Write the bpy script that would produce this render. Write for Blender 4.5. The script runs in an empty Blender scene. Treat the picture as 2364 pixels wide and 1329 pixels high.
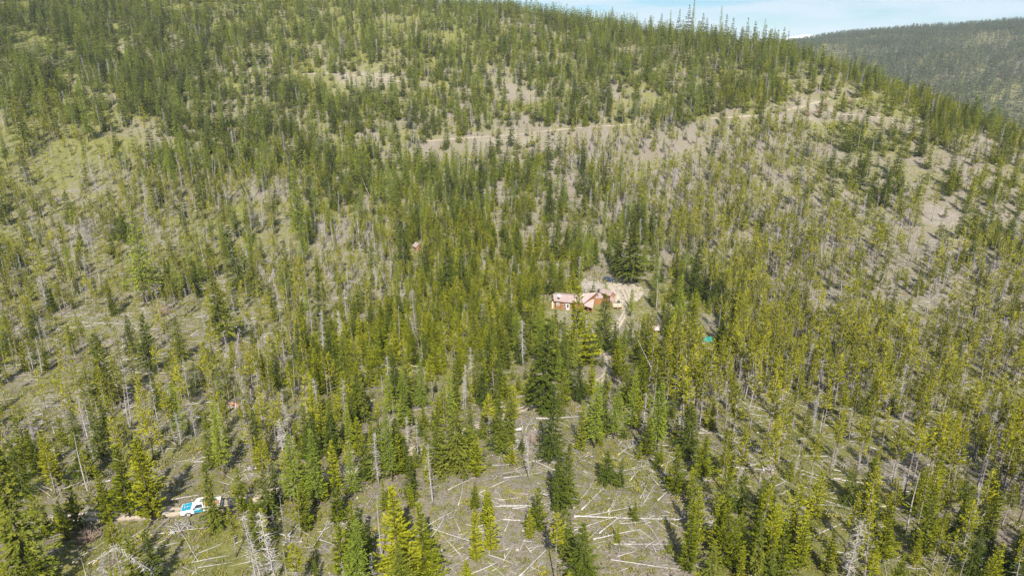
import bpy, bmesh, math, random
import numpy as np
from mathutils import Vector, Matrix
R = math.radians
rng = np.random.default_rng(7)
random.seed(7)
scene = bpy.context.scene
COL = scene.collection

# ------------------------------------------------------------------ camera, sky, sun, exposure
PITCH = 20.0
PW, PH, FPX = 2364.0, 1329.0, 1576.0
cam_d = bpy.data.cameras.new('camera')
cam_d.lens = 24.0; cam_d.sensor_width = 36.0; cam_d.clip_start = 0.5; cam_d.clip_end = 30000
cam = bpy.data.objects.new('camera', cam_d); COL.objects.link(cam)
cam.location = (0, 0, 0); cam.rotation_euler = (R(90 - PITCH), 0, 0)
scene.camera = cam

SUN_EL, SHADOW_AZ = 44.0, -4.0          # shadows run away from the camera, a little to the left
sd = Vector((math.sin(R(SHADOW_AZ)) * math.cos(R(SUN_EL)), math.cos(R(SHADOW_AZ)) * math.cos(R(SUN_EL)), -math.sin(R(SUN_EL))))
sun_d = bpy.data.lights.new('sun', 'SUN'); sun_d.energy = 5.0; sun_d.angle = R(0.53); sun_d.color = (1.0, 0.955, 0.88)
sun = bpy.data.objects.new('sun', sun_d); COL.objects.link(sun)
sun.rotation_euler = sd.to_track_quat('-Z', 'Y').to_euler(); sun.location = (0, -50, 200)

world = bpy.data.worlds.new('World'); scene.world = world; world.use_nodes = True
wn = world.node_tree; wn.nodes.clear()
def N(nt, t, **kw):
    n = nt.nodes.new(t)
    for k, v in kw.items(): setattr(n, k, v)
    return n
w_out = N(wn, 'ShaderNodeOutputWorld'); w_bg = N(wn, 'ShaderNodeBackground')
sky = N(wn, 'ShaderNodeTexSky', sky_type='NISHITA', sun_disc=False, sun_elevation=R(SUN_EL),
        sun_rotation=R(180 + SHADOW_AZ), altitude=900, air_density=1.0, dust_density=0.1, ozone_density=3.0)
w_tc = N(wn, 'ShaderNodeTexCoord'); w_map = N(wn, 'ShaderNodeMapping'); w_map.inputs['Scale'].default_value = (1.0, 1.0, 6.0)
w_map.inputs['Location'].default_value = (0.35, 0.2, 0.1)
w_no = N(wn, 'ShaderNodeTexNoise'); w_no.inputs['Scale'].default_value = 4.2; w_no.inputs['Detail'].default_value = 7; w_no.inputs['Roughness'].default_value = 0.55
w_no.inputs['Distortion'].default_value = 0.6
w_cr = N(wn, 'ShaderNodeValToRGB'); w_cr.color_ramp.elements[0].position = 0.40; w_cr.color_ramp.elements[1].position = 0.56
w_cr.color_ramp.elements[0].color = (0.0, 0.0, 0.0, 1); w_cr.color_ramp.elements[1].color = (0.9, 0.9, 0.9, 1)
w_mix = N(wn, 'ShaderNodeMix', data_type='RGBA'); w_mix.inputs['B'].default_value = (6.6, 7.9, 9.0, 1)
wn.links.new(w_tc.outputs['Generated'], w_map.inputs['Vector']); wn.links.new(w_map.outputs['Vector'], w_no.inputs['Vector'])
wn.links.new(w_no.outputs['Fac'], w_cr.inputs['Fac']); wn.links.new(w_cr.outputs['Color'], w_mix.inputs['Factor'])
w_tint = N(wn, 'ShaderNodeMix', data_type='RGBA', blend_type='MULTIPLY'); w_tint.inputs['Factor'].default_value = 1.0; w_tint.inputs['B'].default_value = (0.56, 0.78, 0.98, 1)
wn.links.new(sky.outputs['Color'], w_tint.inputs['A']); wn.links.new(w_tint.outputs['Result'], w_mix.inputs['A']); wn.links.new(w_mix.outputs['Result'], w_bg.inputs['Color'])
w_bg.inputs['Strength'].default_value = 0.05
wn.links.new(w_bg.outputs['Background'], w_out.inputs['Surface'])

scene.view_settings.view_transform = 'Standard'; scene.view_settings.look = 'None'
scene.view_settings.exposure = 1.1; scene.view_settings.gamma = 1.0; scene.view_settings.use_curve_mapping = False
scene.cycles.max_bounces = 5; scene.cycles.diffuse_bounces = 2; scene.cycles.glossy_bounces = 2
scene.cycles.transmission_bounces = 3; scene.cycles.transparent_max_bounces = 4; scene.cycles.volume_bounces = 0

# ------------------------------------------------------------------ pixel <-> world
SP, CP = math.sin(R(PITCH)), math.cos(R(PITCH))
def ray(px, py):
    u = (np.asarray(px, float) - PW / 2) / FPX; v = (np.asarray(py, float) - PH / 2) / FPX
    return np.stack([u, CP - v * SP, -SP - v * CP], -1)      # camera depth = 1
def project(x, y, z):
    d = y * CP - z * SP
    v = (-z * CP - y * SP) / d
    return PW / 2 + FPX * x / d, PH / 2 + FPX * v, d

# ------------------------------------------------------------------ terrain
AZ = np.array([-180, -60, -45, -30, -15, 0, 6, 12, 17, 21, 25, 29, 33, 37, 45, 60, 180.])
RR = np.array([0.1, 40, 60, 80, 110, 150, 190, 250, 320, 400, 480, 540, 600, 660, 720, 800, 1000, 1300, 1600, 2000, 2400, 3000, 4500, 9000, 14000])
def prof(*z): return list(z)
ZT = {
 -45: prof(-57,-57,-57,-58,-62,-69,-74,-76,-72,-60,-42,-24,-6,11,28,46,66,70,70,70,70,60,50,40,40),
 -30: prof(-57,-57,-57,-58,-62,-69,-74,-77,-74,-62,-44,-26,-8,9,26,44,64,68,68,68,68,60,50,40,40),
 -15: prof(-58,-58,-57.5,-58,-62,-70,-76,-79,-75,-63,-43,-25,-6,12,28,42,58,60,60,60,60,50,50,40,40),
   0: prof(-58,-58,-58,-58.5,-63.5,-71,-77,-80,-76,-63,-42,-24,-6,11,25,31,22,0,-30,-60,-60,-50,-50,-50,-50),
   6: prof(-59,-59,-58.5,-59.5,-64,-72,-78,-81,-76,-62,-41,-25,-9,4,13,13,-6,-35,-65,-80,-80,-60,-50,-50,-50),
  12: prof(-60,-60,-59.5,-60.5,-65,-73,-79,-81.5,-76,-61,-40,-24,-9,1,2,-6,-40,-75,-90,-85,-60,-50,-50,-50,-50),
  17: prof(-60,-60,-60,-61,-66,-74,-80,-82,-76,-60,-39,-24,-10,-3,-6,-20,-70,-100,-95,-65,-35,-40,-50,-50,-50),
  21: prof(-61,-61,-61,-62,-67,-75,-81,-82,-75,-59,-40,-24,-10,-9,-20,-45,-95,-105,-75,-20,-14,-30,-50,-50,-50),
  25: prof(-61,-61,-61,-62,-68,-76,-82,-82,-74,-60,-43,-28,-20,-28,-48,-75,-115,-100,-58,0,8,-20,-50,-50,-50),
  29: prof(-62,-62,-62,-63,-68,-76,-82,-82,-74,-61,-45,-33,-36,-52,-75,-100,-125,-95,-45,8,18,-10,-50,-50,-50),
  33: prof(-62,-62,-62,-63,-69,-77,-83,-83,-75,-63,-50,-47,-58,-78,-98,-118,-130,-88,-32,14,34,0,-50,-50,-50),
  37: prof(-62,-62,-62,-64,-69,-77,-83,-84,-77,-66,-58,-64,-78,-96,-112,-128,-130,-80,-22,28,60,40,0,-50,-50),
  45: prof(-62,-62,-62,-64,-70,-78,-84,-86,-81,-76,-78,-88,-100,-112,-124,-134,-128,-70,-5,50,84,90,60,0,-50),
}
ZT[-60] = ZT[-45]; ZT[60] = ZT[45]; ZT[-180] = [ -57]*25; ZT[180] = [-57]*25
tab = np.array([ZT[int(a)] for a in AZ])
azd = np.arange(-180, 180.1, 1.0); lrd = np.linspace(math.log(20), math.log(14000), 260)
t1 = np.array([np.interp(lrd, np.log(np.maximum(RR, 1)), row) for row in tab])
t2 = np.array([np.interp(azd, AZ, t1[:, j]) for j in range(t1.shape[1])]).T
def smooth(a, n, ax):
    k = np.exp(-0.5 * (np.arange(-3 * n, 3 * n + 1) / n) ** 2); k /= k.sum()
    a = np.moveaxis(a, ax, -1)
    p = np.pad(a, [(0, 0)] * (a.ndim - 1) + [(3 * n, 3 * n)], mode='edge')
    o = np.apply_along_axis(lambda m: np.convolve(m, k, mode='valid'), -1, p)
    return np.moveaxis(o, -1, ax)
t2 = smooth(smooth(t2, 2, 1), 2, 0)
def hash2(ix, iy, s):
    n = (ix.astype(np.int64) * 374761393 + iy.astype(np.int64) * 668265263 + s * 974711) & 0x7fffffff
    n = ((n ^ (n >> 13)) * 1274126177) & 0x7fffffff
    return ((n ^ (n >> 16)) & 0xffff) / 65535.0
def vnoise(x, y, s=0):
    ix = np.floor(x); iy = np.floor(y); fx = x - ix; fy = y - iy
    fx = fx * fx * (3 - 2 * fx); fy = fy * fy * (3 - 2 * fy)
    a = hash2(ix, iy, s); b = hash2(ix + 1, iy, s); c = hash2(ix, iy + 1, s); d = hash2(ix + 1, iy + 1, s)
    return (a * (1 - fx) + b * fx) * (1 - fy) + (c * (1 - fx) + d * fx) * fy
def fbm(x, y, s=0, o=4):
    t = 0; a = 0.5
    for i in range(o):
        t = t + a * (vnoise(x, y, s + i * 17) - 0.5); x = x * 2.03; y = y * 2.03; a *= 0.5
    return t
def H0(x, y):
    r = np.hypot(x, y); az = np.degrees(np.arctan2(x, y))
    fi = np.clip((az + 180), 0, 359.999); fj = np.clip((np.log(np.maximum(r, 20)) - lrd[0]) / (lrd[1] - lrd[0]), 0, len(lrd) - 1.001)
    i = fi.astype(int); j = fj.astype(int); a = fi - i; b = fj - j
    z = (t2[i, j] * (1 - a) + t2[i + 1, j] * a) * (1 - b) + (t2[i, j + 1] * (1 - a) + t2[i + 1, j + 1] * a) * b
    far = np.clip((r - 200) / 300, 0, 1)
    z = z + fbm(x / 38, y / 38, 3, 4) * (1.5 + 4.0 * far) + fbm(x / 5.0, y / 5.0, 9, 3) * 0.55
    z = z + fbm(x / 260, y / 260, 5, 4) * np.clip((r - 800) / 900, 0, 1) * 30 + fbm(x / 70, y / 70, 15, 3) * np.clip((r - 1200) / 600, 0, 1) * 26
    return z
def axis(segs):
    out = []
    for a, b, s in segs: out.append(np.arange(a, b, s))
    return np.concatenate(out)
def geo(a, b, f):
    o = [a]; st = f
    while o[-1] < b: o.append(o[-1] + st); st *= 1.10
    return np.array(o)
xr = geo(240, 9000, 4.0); XS = np.concatenate([-xr[::-1], np.arange(-237, 237.1, 1.5), xr])
XS = np.unique(np.round(XS, 3))
YS = np.concatenate([-geo(20, 2500, 8.0)[::-1], np.arange(-15, 25, 3.0), np.arange(25, 290, 1.5), np.arange(290, 730, 4.0), geo(730, 12000, 8.0)])
YS = np.unique(np.round(YS, 3))
GX, GY = np.meshgrid(XS, YS, indexing='ij')
GZ = H0(GX, GY)
def T(x, y):
    x = np.asarray(x, float); y = np.asarray(y, float)
    i = np.clip(np.searchsorted(XS, x) - 1, 0, len(XS) - 2); j = np.clip(np.searchsorted(YS, y) - 1, 0, len(YS) - 2)
    a = np.clip((x - XS[i]) / (XS[i + 1] - XS[i]), 0, 1); b = np.clip((y - YS[j]) / (YS[j + 1] - YS[j]), 0, 1)
    return (GZ[i, j] * (1 - a) + GZ[i + 1, j] * a) * (1 - b) + (GZ[i, j + 1] * (1 - a) + GZ[i + 1, j + 1] * a) * b
TT = 40 * 1.006 ** np.arange(0, 720)
def hit(px, py):
    """ground point(s) seen at photo pixel(s)"""
    d = np.atleast_2d(ray(px, py)); out = np.zeros_like(d)
    for k, v in enumerate(d):
        p = v[None] * TT[:, None]; below = p[:, 2] < T(p[:, 0], p[:, 1])
        m = int(np.argmax(below)) if below.any() else len(TT) - 1
        lo, hi = TT[max(m - 1, 0)], TT[m]
        for _ in range(18):
            c = 0.5 * (lo + hi); q = v * c
            if q[2] < T(q[0], q[1]): hi = c
            else: lo = c
        out[k] = v * hi
    return out if np.ndim(px) else out[0]

# pads: level ground below the house, its yard and the truck
PADS = []
def pad(cx, cy, r, blend, z=None):
    global GZ
    z = float(T(cx, cy)) if z is None else z
    d = np.hypot(GX - cx, GY - cy); w = np.clip(1 - (d - r) / blend, 0, 1); w = w * w * (3 - 2 * w)
    GZ = GZ * (1 - w) + z * w
    return z
hp = hit(1350, 725); HOUSE_C = (hp[0], hp[1]); HOUSE_Z = pad(hp[0], hp[1] + 4, 17, 14)
tp = hit(448, 1183); TRUCK_C = (tp[0], tp[1])

# dirt roads: pixel polylines draped on the ground, the ground graded to carry them
def catmull(P, step):
    P = np.asarray(P); out = []
    for i in range(len(P) - 1):
        p0 = P[max(i - 1, 0)]; p1 = P[i]; p2 = P[i + 1]; p3 = P[min(i + 2, len(P) - 1)]
        n = max(2, int(np.linalg.norm(p2 - p1) / step))
        for t in np.linspace(0, 1, n, endpoint=False):
            out.append(0.5 * ((2 * p1) + (-p0 + p2) * t + (2 * p0 - 5 * p1 + 4 * p2 - p3) * t * t + (-p0 + 3 * p1 - 3 * p2 + p3) * t ** 3))
    out.append(P[-1]); return np.array(out)
ROADS = [
 ('dirt_track', 'rutted pale dirt track winding past the pickup to the house', 1.15, 1.0,
  [(-120, 1262), (40, 1222), (170, 1196), (330, 1186), (440, 1176), (520, 1160), (620, 1138), (760, 1098), (880, 1066), (950, 1042), (1040, 1008), (1140, 970), (1228, 934), (1300, 905), (1385, 878), (1408, 838), (1396, 806), (1410, 776), (1432, 742), (1446, 716), (1450, 690), (1440, 668)]),
 ('logging_road', 'pale logging road cut across the lower hillside', 1.4, 4.0,
  [(985, 326), (1040, 322), (1110, 317), (1180, 312), (1260, 303), (1340, 296), (1420, 290), (1500, 284)]),
 ('logging_road', 'pale logging road curving over the shoulder of the hill', 1.7, 4.0,
  [(1640, 274), (1720, 268), (1790, 262), (1850, 246), (1900, 232), (1945, 222), (1985, 232)]),
 ('logging_road', 'pale logging road running level along the young pines', 1.3, 4.0,
  [(1850, 246), (1920, 262), (1990, 268), (2060, 274), (2130, 282)]),
 ('logging_road', 'short pale logging road crossing the upper hillside', 1.4, 4.0,
  [(700, 172), (770, 170), (830, 176), (890, 184), (940, 192)]),
]
road_lines = []
for nm, lb, hw, st, pts in ROADS:
    P = np.array([hit(a, b) for a, b in pts]); L = catmull(P, st)
    L[:, 2] = smooth(T(L[:, 0], L[:, 1])[None], max(2, int(5 / st)), 1)[0]
    road_lines.append((nm, lb, hw, L))
BARE = np.zeros_like(GZ); ROADB = np.zeros_like(GZ)
for nm, lb, hw, L in road_lines:
    x0, y0 = L[:, :2].min(0) - 12; x1, y1 = L[:, :2].max(0) + 12
    m = (GX > x0) & (GX < x1) & (GY > y0) & (GY < y1); ii = np.argwhere(m)
    gx = GX[m]; gy = GY[m]; best = np.full(gx.shape, 1e9); bz = np.zeros_like(best)
    for k in range(0, len(L)):
        d = np.hypot(gx - L[k, 0], gy - L[k, 1]); u = d < best; best[u] = d[u]; bz[u] = L[k, 2]
    w = np.clip(1 - (best - hw - 0.9) / (hw * 1.3 + 1.5), 0, 1); w = w * w * (3 - 2 * w)
    GZ[m] = GZ[m] * (1 - w) + bz * w
    if nm == 'logging_road': ROADB[m] = np.maximum(ROADB[m], np.clip(1.6 - (best - hw) / 4, 0, 1)); BARE[m] = np.maximum(BARE[m], np.clip(.75 - (best - hw) / 3.5 + fbm(gx / 11, gy / 11, 23, 3) * 2.0, 0, 1) * .7)
    BARE[m] = np.maximum(BARE[m], np.clip(1.1 - (best - hw) / (hw * 1.0 + .6), 0, 1) * 0.5)

# ------------------------------------------------------------------ what grows where: a coarse map read off the photo
DENS = ["99997655566888888888",
        "99998876678899987788",
        "88999988766887777889",
        "67667889333555544457",
        "66666677877754544345",
        "45544444798876654455",
        "44433434688106654555",
        "43323448998647776544",
        "43334479977447887665",
        "33334466532455544566",
        "43333455412112333344",
        "33313443212101223334",
        "22223333112112233445"]
MIX =  ["fffmmmmmmmmmmmmmmmmm",
        "ffffmmmmmmmmmmmmmmmm",
        "mmffffmmmmmmmmyyyyym",
        "ooommmmmccctttttccyy",
        "oooooommmmmmttttccyy",
        "ooooooooyyymmpttttcc",
        "ooooooooyyymmmpttttt",
        "ooooooyyyyymmypppttt",
        "ooooooyyyymmypppppppp"[:20],
        "ooooooymmccmmppppppp",
        "yooooommmccccypppppp",
        "yoyoommmcccccyypypyp",
        "yooooommcccccyyypyyy"]
GREEN = {'o': 0.58, 'c': 0.30, 'p': 0.62, 't': 0.30, 'y': 0.52, 'm': 0.48, 'f': 0.45}
dens_a = np.array([[int(c) for c in r] for r in DENS], float)
green_a = np.array([[GREEN[c] for c in r] for r in MIX])
green_a[9:13, 13:18] = 0.7; green_a[10:, 8:13] = 0.36; green_a[11:, 10:14] = 0.34; green_a[0, :10] = 0.8; green_a[1, 4:9] = 0.62; green_a[3:5, 8:12] = 0.2
green_a[4:9, 0:5] = 0.58; green_a[2:4, 0:3] = 0.85; green_a[3:5, 15:20] = 0.38; green_a[10:13, 0:7] = 0.55
def bil(a, px, py):
    fx = np.clip(px / (PW / 20) - 0.5, 0, 18.999); fy = np.clip(py / (PH / 13) - 0.5, 0, 11.999)
    i = fy.astype(int); j = fx.astype(int); b = fx - j; c = fy - i
    return (a[i, j] * (1 - b) + a[i, j + 1] * b) * (1 - c) + (a[i + 1, j] * (1 - b) + a[i + 1, j + 1] * b) * c
def cellmix(px, py):
    j = np.clip(px / (PW / 20), 0, 19).astype(int); i = np.clip(py / (PH / 13), 0, 12).astype(int)
    return i, j
px_, py_, d_ = project(GX, np.maximum(GY, 20), GZ)
inside = (GY > 22)
GREENMAP = np.where(inside, bil(green_a, px_, py_), 0.5)
# bare spots with shapes of their own: yard, stony bank, cut banks, burn patches
def bare_spot(px, py, rx, ry, amt):
    p = hit(px, py); s = np.linalg.norm(p) / FPX * 1.06
    sl = max(0.12, -p[2] / np.linalg.norm(p))
    d = np.hypot((GX - p[0]) / (rx * s), (GY - p[1]) / (ry * s / sl))
    d = d + fbm(GX / 6, GY / 6, 31, 3) * 1.2
    BARE[:] = np.maximum(BARE, np.clip(1.25 - d - .5 * fbm(GX / 2.5, GY / 2.5, 41, 2), 0, 1) * amt * .9)
SPOTS = [(1448, 672, 66, 30, 1.15), (1420, 690, 30, 16, 1.1), (1368, 658, 36, 22, .8), (1296, 732, 40, 22, .6), (1425, 735, 25, 18, .9), (590, 155, 50, 9, .7), (850, 182, 80, 12, .75), (1150, 320, 150, 8, .6),
         (300, 103, 26, 8, .9), (1880, 252, 90, 14, .7), (2040, 276, 80, 6, .5), (1720, 268, 70, 6, .5), (2330, 470, 60, 60, .3), (2100, 500, 80, 40, .3), (965, 610, 30, 22, .8), (565, 1100, 40, 18, .95), (600, 1135, 30, 20, .9),
         (1205, 960, 90, 40, .7), (1260, 1080, 150, 50, .6), (1460, 1150, 120, 60, .5), (170, 1195, 40, 12, .9), (1650, 745, 45, 26, .8), (1515, 765, 40, 26, .7), (1080, 900, 16, 30, .7),
         (940, 1045, 30, 12, .9), (1290, 860, 30, 20, .6), (220, 960, 60, 25, .5), (400, 1215, 50, 20, .6), (1050, 1290, 60, 30, .5), (1700, 1170, 60, 40, .4), (2190, 520, 90, 30, .6), (1250, 210, 60, 10, .6), (1420, 225, 80, 8, .5)]
for s in SPOTS: bare_spot(*s)
GREENMAP = np.where(np.hypot(GX, GY) > 850, .6, GREENMAP)
GREENMAP = np.clip(GREENMAP + fbm(GX / 17, GY / 17, 77, 4) * 1.3, 0, 1)

def mesh_np(name, V, F, mats=None, smooth_=False, fattr=None, mat_idx=None, vattr=None):
    """V (n,3), F: list of arrays (m,3)/(m,4)"""
    me = bpy.data.meshes.new(name)
    Fs = [np.asarray(f, np.int32) for f in (F if isinstance(F, list) else [F]) if len(f)]
    V = np.asarray(V, np.float32)
    me.vertices.add(len(V)); me.vertices.foreach_set('co', V.ravel())
    loops = np.concatenate([f.ravel() for f in Fs]); cnt = np.concatenate([np.full(len(f), f.shape[1], np.int32) for f in Fs])
    st = np.concatenate([[0], np.cumsum(cnt)[:-1]]).astype(np.int32)
    me.loops.add(len(loops)); me.loops.foreach_set('vertex_index', loops)
    me.polygons.add(len(cnt)); me.polygons.foreach_set('loop_start', st); me.polygons.foreach_set('loop_total', cnt)
    if mat_idx is not None: me.polygons.foreach_set('material_index', np.asarray(mat_idx, np.int32))
    me.update(calc_edges=True)
    if smooth_: me.polygons.foreach_set('use_smooth', np.ones(len(cnt), bool))
    for m in (mats or []): me.materials.append(m)
    for k, v in (fattr or {}).items():
        a = me.attributes.new(k, 'FLOAT', 'FACE'); a.data.foreach_set('value', np.asarray(v, np.float32))
    for k, v in (vattr or {}).items():
        a = me.attributes.new(k, 'FLOAT', 'POINT'); a.data.foreach_set('value', np.asarray(v, np.float32))
    return me
def link(name, data, parent=None, loc=None, **props):
    o = bpy.data.objects.new(name, data); COL.objects.link(o)
    if parent is not None: o.parent = parent
    if loc is not None: o.location = loc
    for k, v in props.items(): o[k] = v
    return o

# ------------------------------------------------------------------ materials
def mat(name, base, rough=0.9, spec=0.2, noise=None, bump=None, metallic=0.0):
    m = bpy.data.materials.new(name); m.use_nodes = True; nt = m.node_tree; b = nt.nodes['Principled BSDF']
    b.inputs['Base Color'].default_value = (*base, 1); b.inputs['Roughness'].default_value = rough
    b.inputs['Specular IOR Level'].default_value = spec; b.inputs['Metallic'].default_value = metallic
    if noise:
        sc, c2, lo, hi = noise
        tc = N(nt, 'ShaderNodeTexCoord'); no = N(nt, 'ShaderNodeTexNoise'); no.inputs['Scale'].default_value = sc; no.inputs['Detail'].default_value = 6
        cr = N(nt, 'ShaderNodeMapRange'); cr.inputs['From Min'].default_value = lo; cr.inputs['From Max'].default_value = hi
        mx = N(nt, 'ShaderNodeMix', data_type='RGBA'); mx.inputs['A'].default_value = (*base, 1); mx.inputs['B'].default_value = (*c2, 1)
        nt.links.new(tc.outputs['Object'], no.inputs['Vector']); nt.links.new(no.outputs['Fac'], cr.inputs['Value'])
        nt.links.new(cr.outputs['Result'], mx.inputs['Factor']); nt.links.new(mx.outputs['Result'], b.inputs['Base Color'])
        if bump:
            bp = N(nt, 'ShaderNodeBump'); bp.inputs['Strength'].default_value = bump; bp.inputs['Distance'].default_value = 0.05
            nt.links.new(no.outputs['Fac'], bp.inputs['Height']); nt.links.new(bp.outputs['Normal'], b.inputs['Normal'])
    return m
def foliage(name, cols, transl=0.18):
    """needle colour: differs from tree to tree and from tuft to tuft"""
    m = bpy.data.materials.new(name); m.use_nodes = True; nt = m.node_tree; nt.nodes.remove(nt.nodes['Principled BSDF'])
    out = nt.nodes['Material Output']
    at = N(nt, 'ShaderNodeAttribute'); at.attribute_name = 'tint'
    oi = N(nt, 'ShaderNodeObjectInfo')
    m1 = N(nt, 'ShaderNodeMath', operation='MULTIPLY'); m1.inputs[1].default_value = 0.5
    m2 = N(nt, 'ShaderNodeMath', operation='MULTIPLY_ADD'); m2.inputs[1].default_value = 0.5
    nt.links.new(at.outputs['Fac'], m1.inputs[0]); nt.links.new(oi.outputs['Random'], m2.inputs[0]); nt.links.new(m1.outputs[0], m2.inputs[2])
    cr = N(nt, 'ShaderNodeValToRGB'); els = cr.color_ramp.elements
    els[0].position = 0.1; els[0].color = (*cols[0], 1); els[1].position = 0.9; els[1].color = (*cols[-1], 1)
    for i, c in enumerate(cols[1:-1]):
        e = els.new(0.1 + 0.8 * (i + 1) / (len(cols) - 1)); e.color = (*c, 1)
    nt.links.new(m2.outputs[0], cr.inputs['Fac'])
    df = N(nt, 'ShaderNodeBsdfDiffuse'); tr = N(nt, 'ShaderNodeBsdfTranslucent'); mx = N(nt, 'ShaderNodeMixShader'); mx.inputs['Fac'].default_value = transl
    nt.links.new(cr.outputs['Color'], df.inputs['Color']); nt.links.new(cr.outputs['Color'], tr.inputs['Color'])
    nt.links.new(df.outputs[0], mx.inputs[1]); nt.links.new(tr.outputs[0], mx.inputs[2]); nt.links.new(mx.outputs[0], out.inputs['Surface'])
    return m
M = {
 'pine':  foliage('pine_needles', [(.055, .062, .008), (.145, .15, .010), (.235, .23, .013), (.33, .305, .022)]),
 'young': foliage('young_pine_needles', [(.045, .06, .007), (.125, .148, .009), (.205, .215, .012), (.29, .28, .02)]),
 'fir':   foliage('fir_needles', [(.034, .050, .009), (.062, .082, .012), (.105, .122, .016), (.175, .18, .026)]),
 'larch': foliage('larch_needles', [(.11, .15, .022), (.16, .20, .026), (.20, .235, .028), (.25, .27, .04)], .22),
 'far':   foliage('distant_needles', [(.026, .044, .026), (.048, .068, .036), (.082, .10, .05), (.135, .135, .08)]),  # bluer than the near needles: part of the distance haze is in this colour
 'twig':  foliage('dead_twigs', [(.20, .18, .165), (.27, .245, .225), (.34, .315, .295), (.42, .395, .375)], .0),
 'shrub': foliage('bare_shrub_twigs', [(.20, .14, .115), (.26, .185, .15), (.31, .22, .17), (.33, .26, .20)], .0),
 'grass': foliage('grass_blades', [(.11, .12, .02), (.17, .17, .03), (.23, .205, .05), (.31, .26, .03)], .3),
 'low':   foliage('low_shrub_leaves', [(.08, .10, .02), (.13, .145, .03), (.20, .19, .04), (.27, .22, .05)], .2),
 'bark':  mat('bark', (.17, .135, .115), .95, .1, (3.0, (.27, .235, .21), .4, .65), .6),
 'barkdk': mat('dark_bark', (.085, .07, .058), .95, .1, (3.0, (.14, .12, .10), .4, .65), .6),
 'snag':  mat('dead_wood', (.25, .225, .21), .9, .1, (4.0, (.37, .34, .32), .4, .65), .5),
 'log':   mat('weathered_log', (.25, .235, .222), .9, .15, (5.0, (.39, .37, .35), .38, .62), .6),
 'logdark': mat('grey_bark_log', (.13, .11, .10), .9, .1, (5.0, (.22, .195, .18), .4, .65), .6),
 'redwood': mat('rotten_red_wood', (.40, .17, .085), .95, .1, (6.0, (.56, .33, .22), .4, .6), .6),
 'rock':  mat('pale_stone', (.22, .195, .165), .9, .2, (3.0, (.33, .295, .25), .4, .6), .5),
 'wood':  mat('stained_wood', (.20, .092, .036), .7, .3, (2.0, (.27, .14, .06), .35, .65), .3),
 'woodlt': mat('new_pine_wood', (.34, .235, .12), .75, .25, (2.5, (.40, .30, .17), .35, .65), .2),
 'wooddk': mat('dark_trim_wood', (.15, .085, .05), .8, .2, (3.0, (.20, .12, .08), .4, .6), .2),
 'shedw': mat('shed_wood', (.20, .11, .06), .85, .2, (3.0, (.26, .155, .095), .4, .6), .3),
 'roof':  mat('faded_red_metal_roof', (.265, .198, .182), .5, .3, (1.6, (.33, .25, .23), .35, .65)),
 'rooflt': mat('pale_metal_roof', (.37, .27, .24), .5, .3, (0.8, (.43, .34, .31), .35, .65)),
 'white': mat('white_paint', (.56, .55, .53), .5, .4, (2.0, (.48, .47, .43), .45, .7)),
 'trwhite': mat('white_truck_paint', (.56, .56, .545), .35, .5, (1.5, (.48, .47, .44), .5, .75)),
 'turq':  mat('turquoise_truck_paint', (.006, .17, .25), .35, .5, (2.0, (.01, .21, .29), .4, .65)),
 'cream': mat('cream_rack_paint', (.42, .29, .09), .6, .3, (3.0, (.48, .37, .16), .4, .6)),
 'rubber': mat('tyre_rubber', (.045, .043, .042), .9, .2, (9.0, (.09, .08, .07), .4, .7)),
 'rim':   mat('steel_rim', (.42, .37, .34), .5, .5, (7.0, (.33, .26, .22), .4, .7)),
 'glass': mat('dark_glass', (.03, .04, .05), .08, .6, (1.0, (.05, .06, .07), .4, .6)),
 'black': mat('black_metal', (.03, .03, .035), .6, .3, (3.0, (.05, .05, .05), .4, .6)),
 'suv':   mat('dark_blue_car_paint', (.035, .045, .07), .25, .6, (2.0, (.05, .055, .075), .4, .6)),
 'chrome': mat('dull_chrome', (.5, .5, .5), .3, .5, (6.0, (.4, .39, .37), .4, .6), None, .8),
 'lamp':  mat('headlight_glass', (.7, .7, .68), .2, .6, (4.0, (.62, .62, .60), .4, .6)),
 'tarp':  mat('green_tarp', (.012, .125, .095), .6, .3, (1.2, (.02, .17, .13), .4, .62), .3),
 'snow':  mat('snow', (.85, .88, .92), .7, .3, (0.002, (.80, .84, .90), .4, .6)),
}
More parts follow.
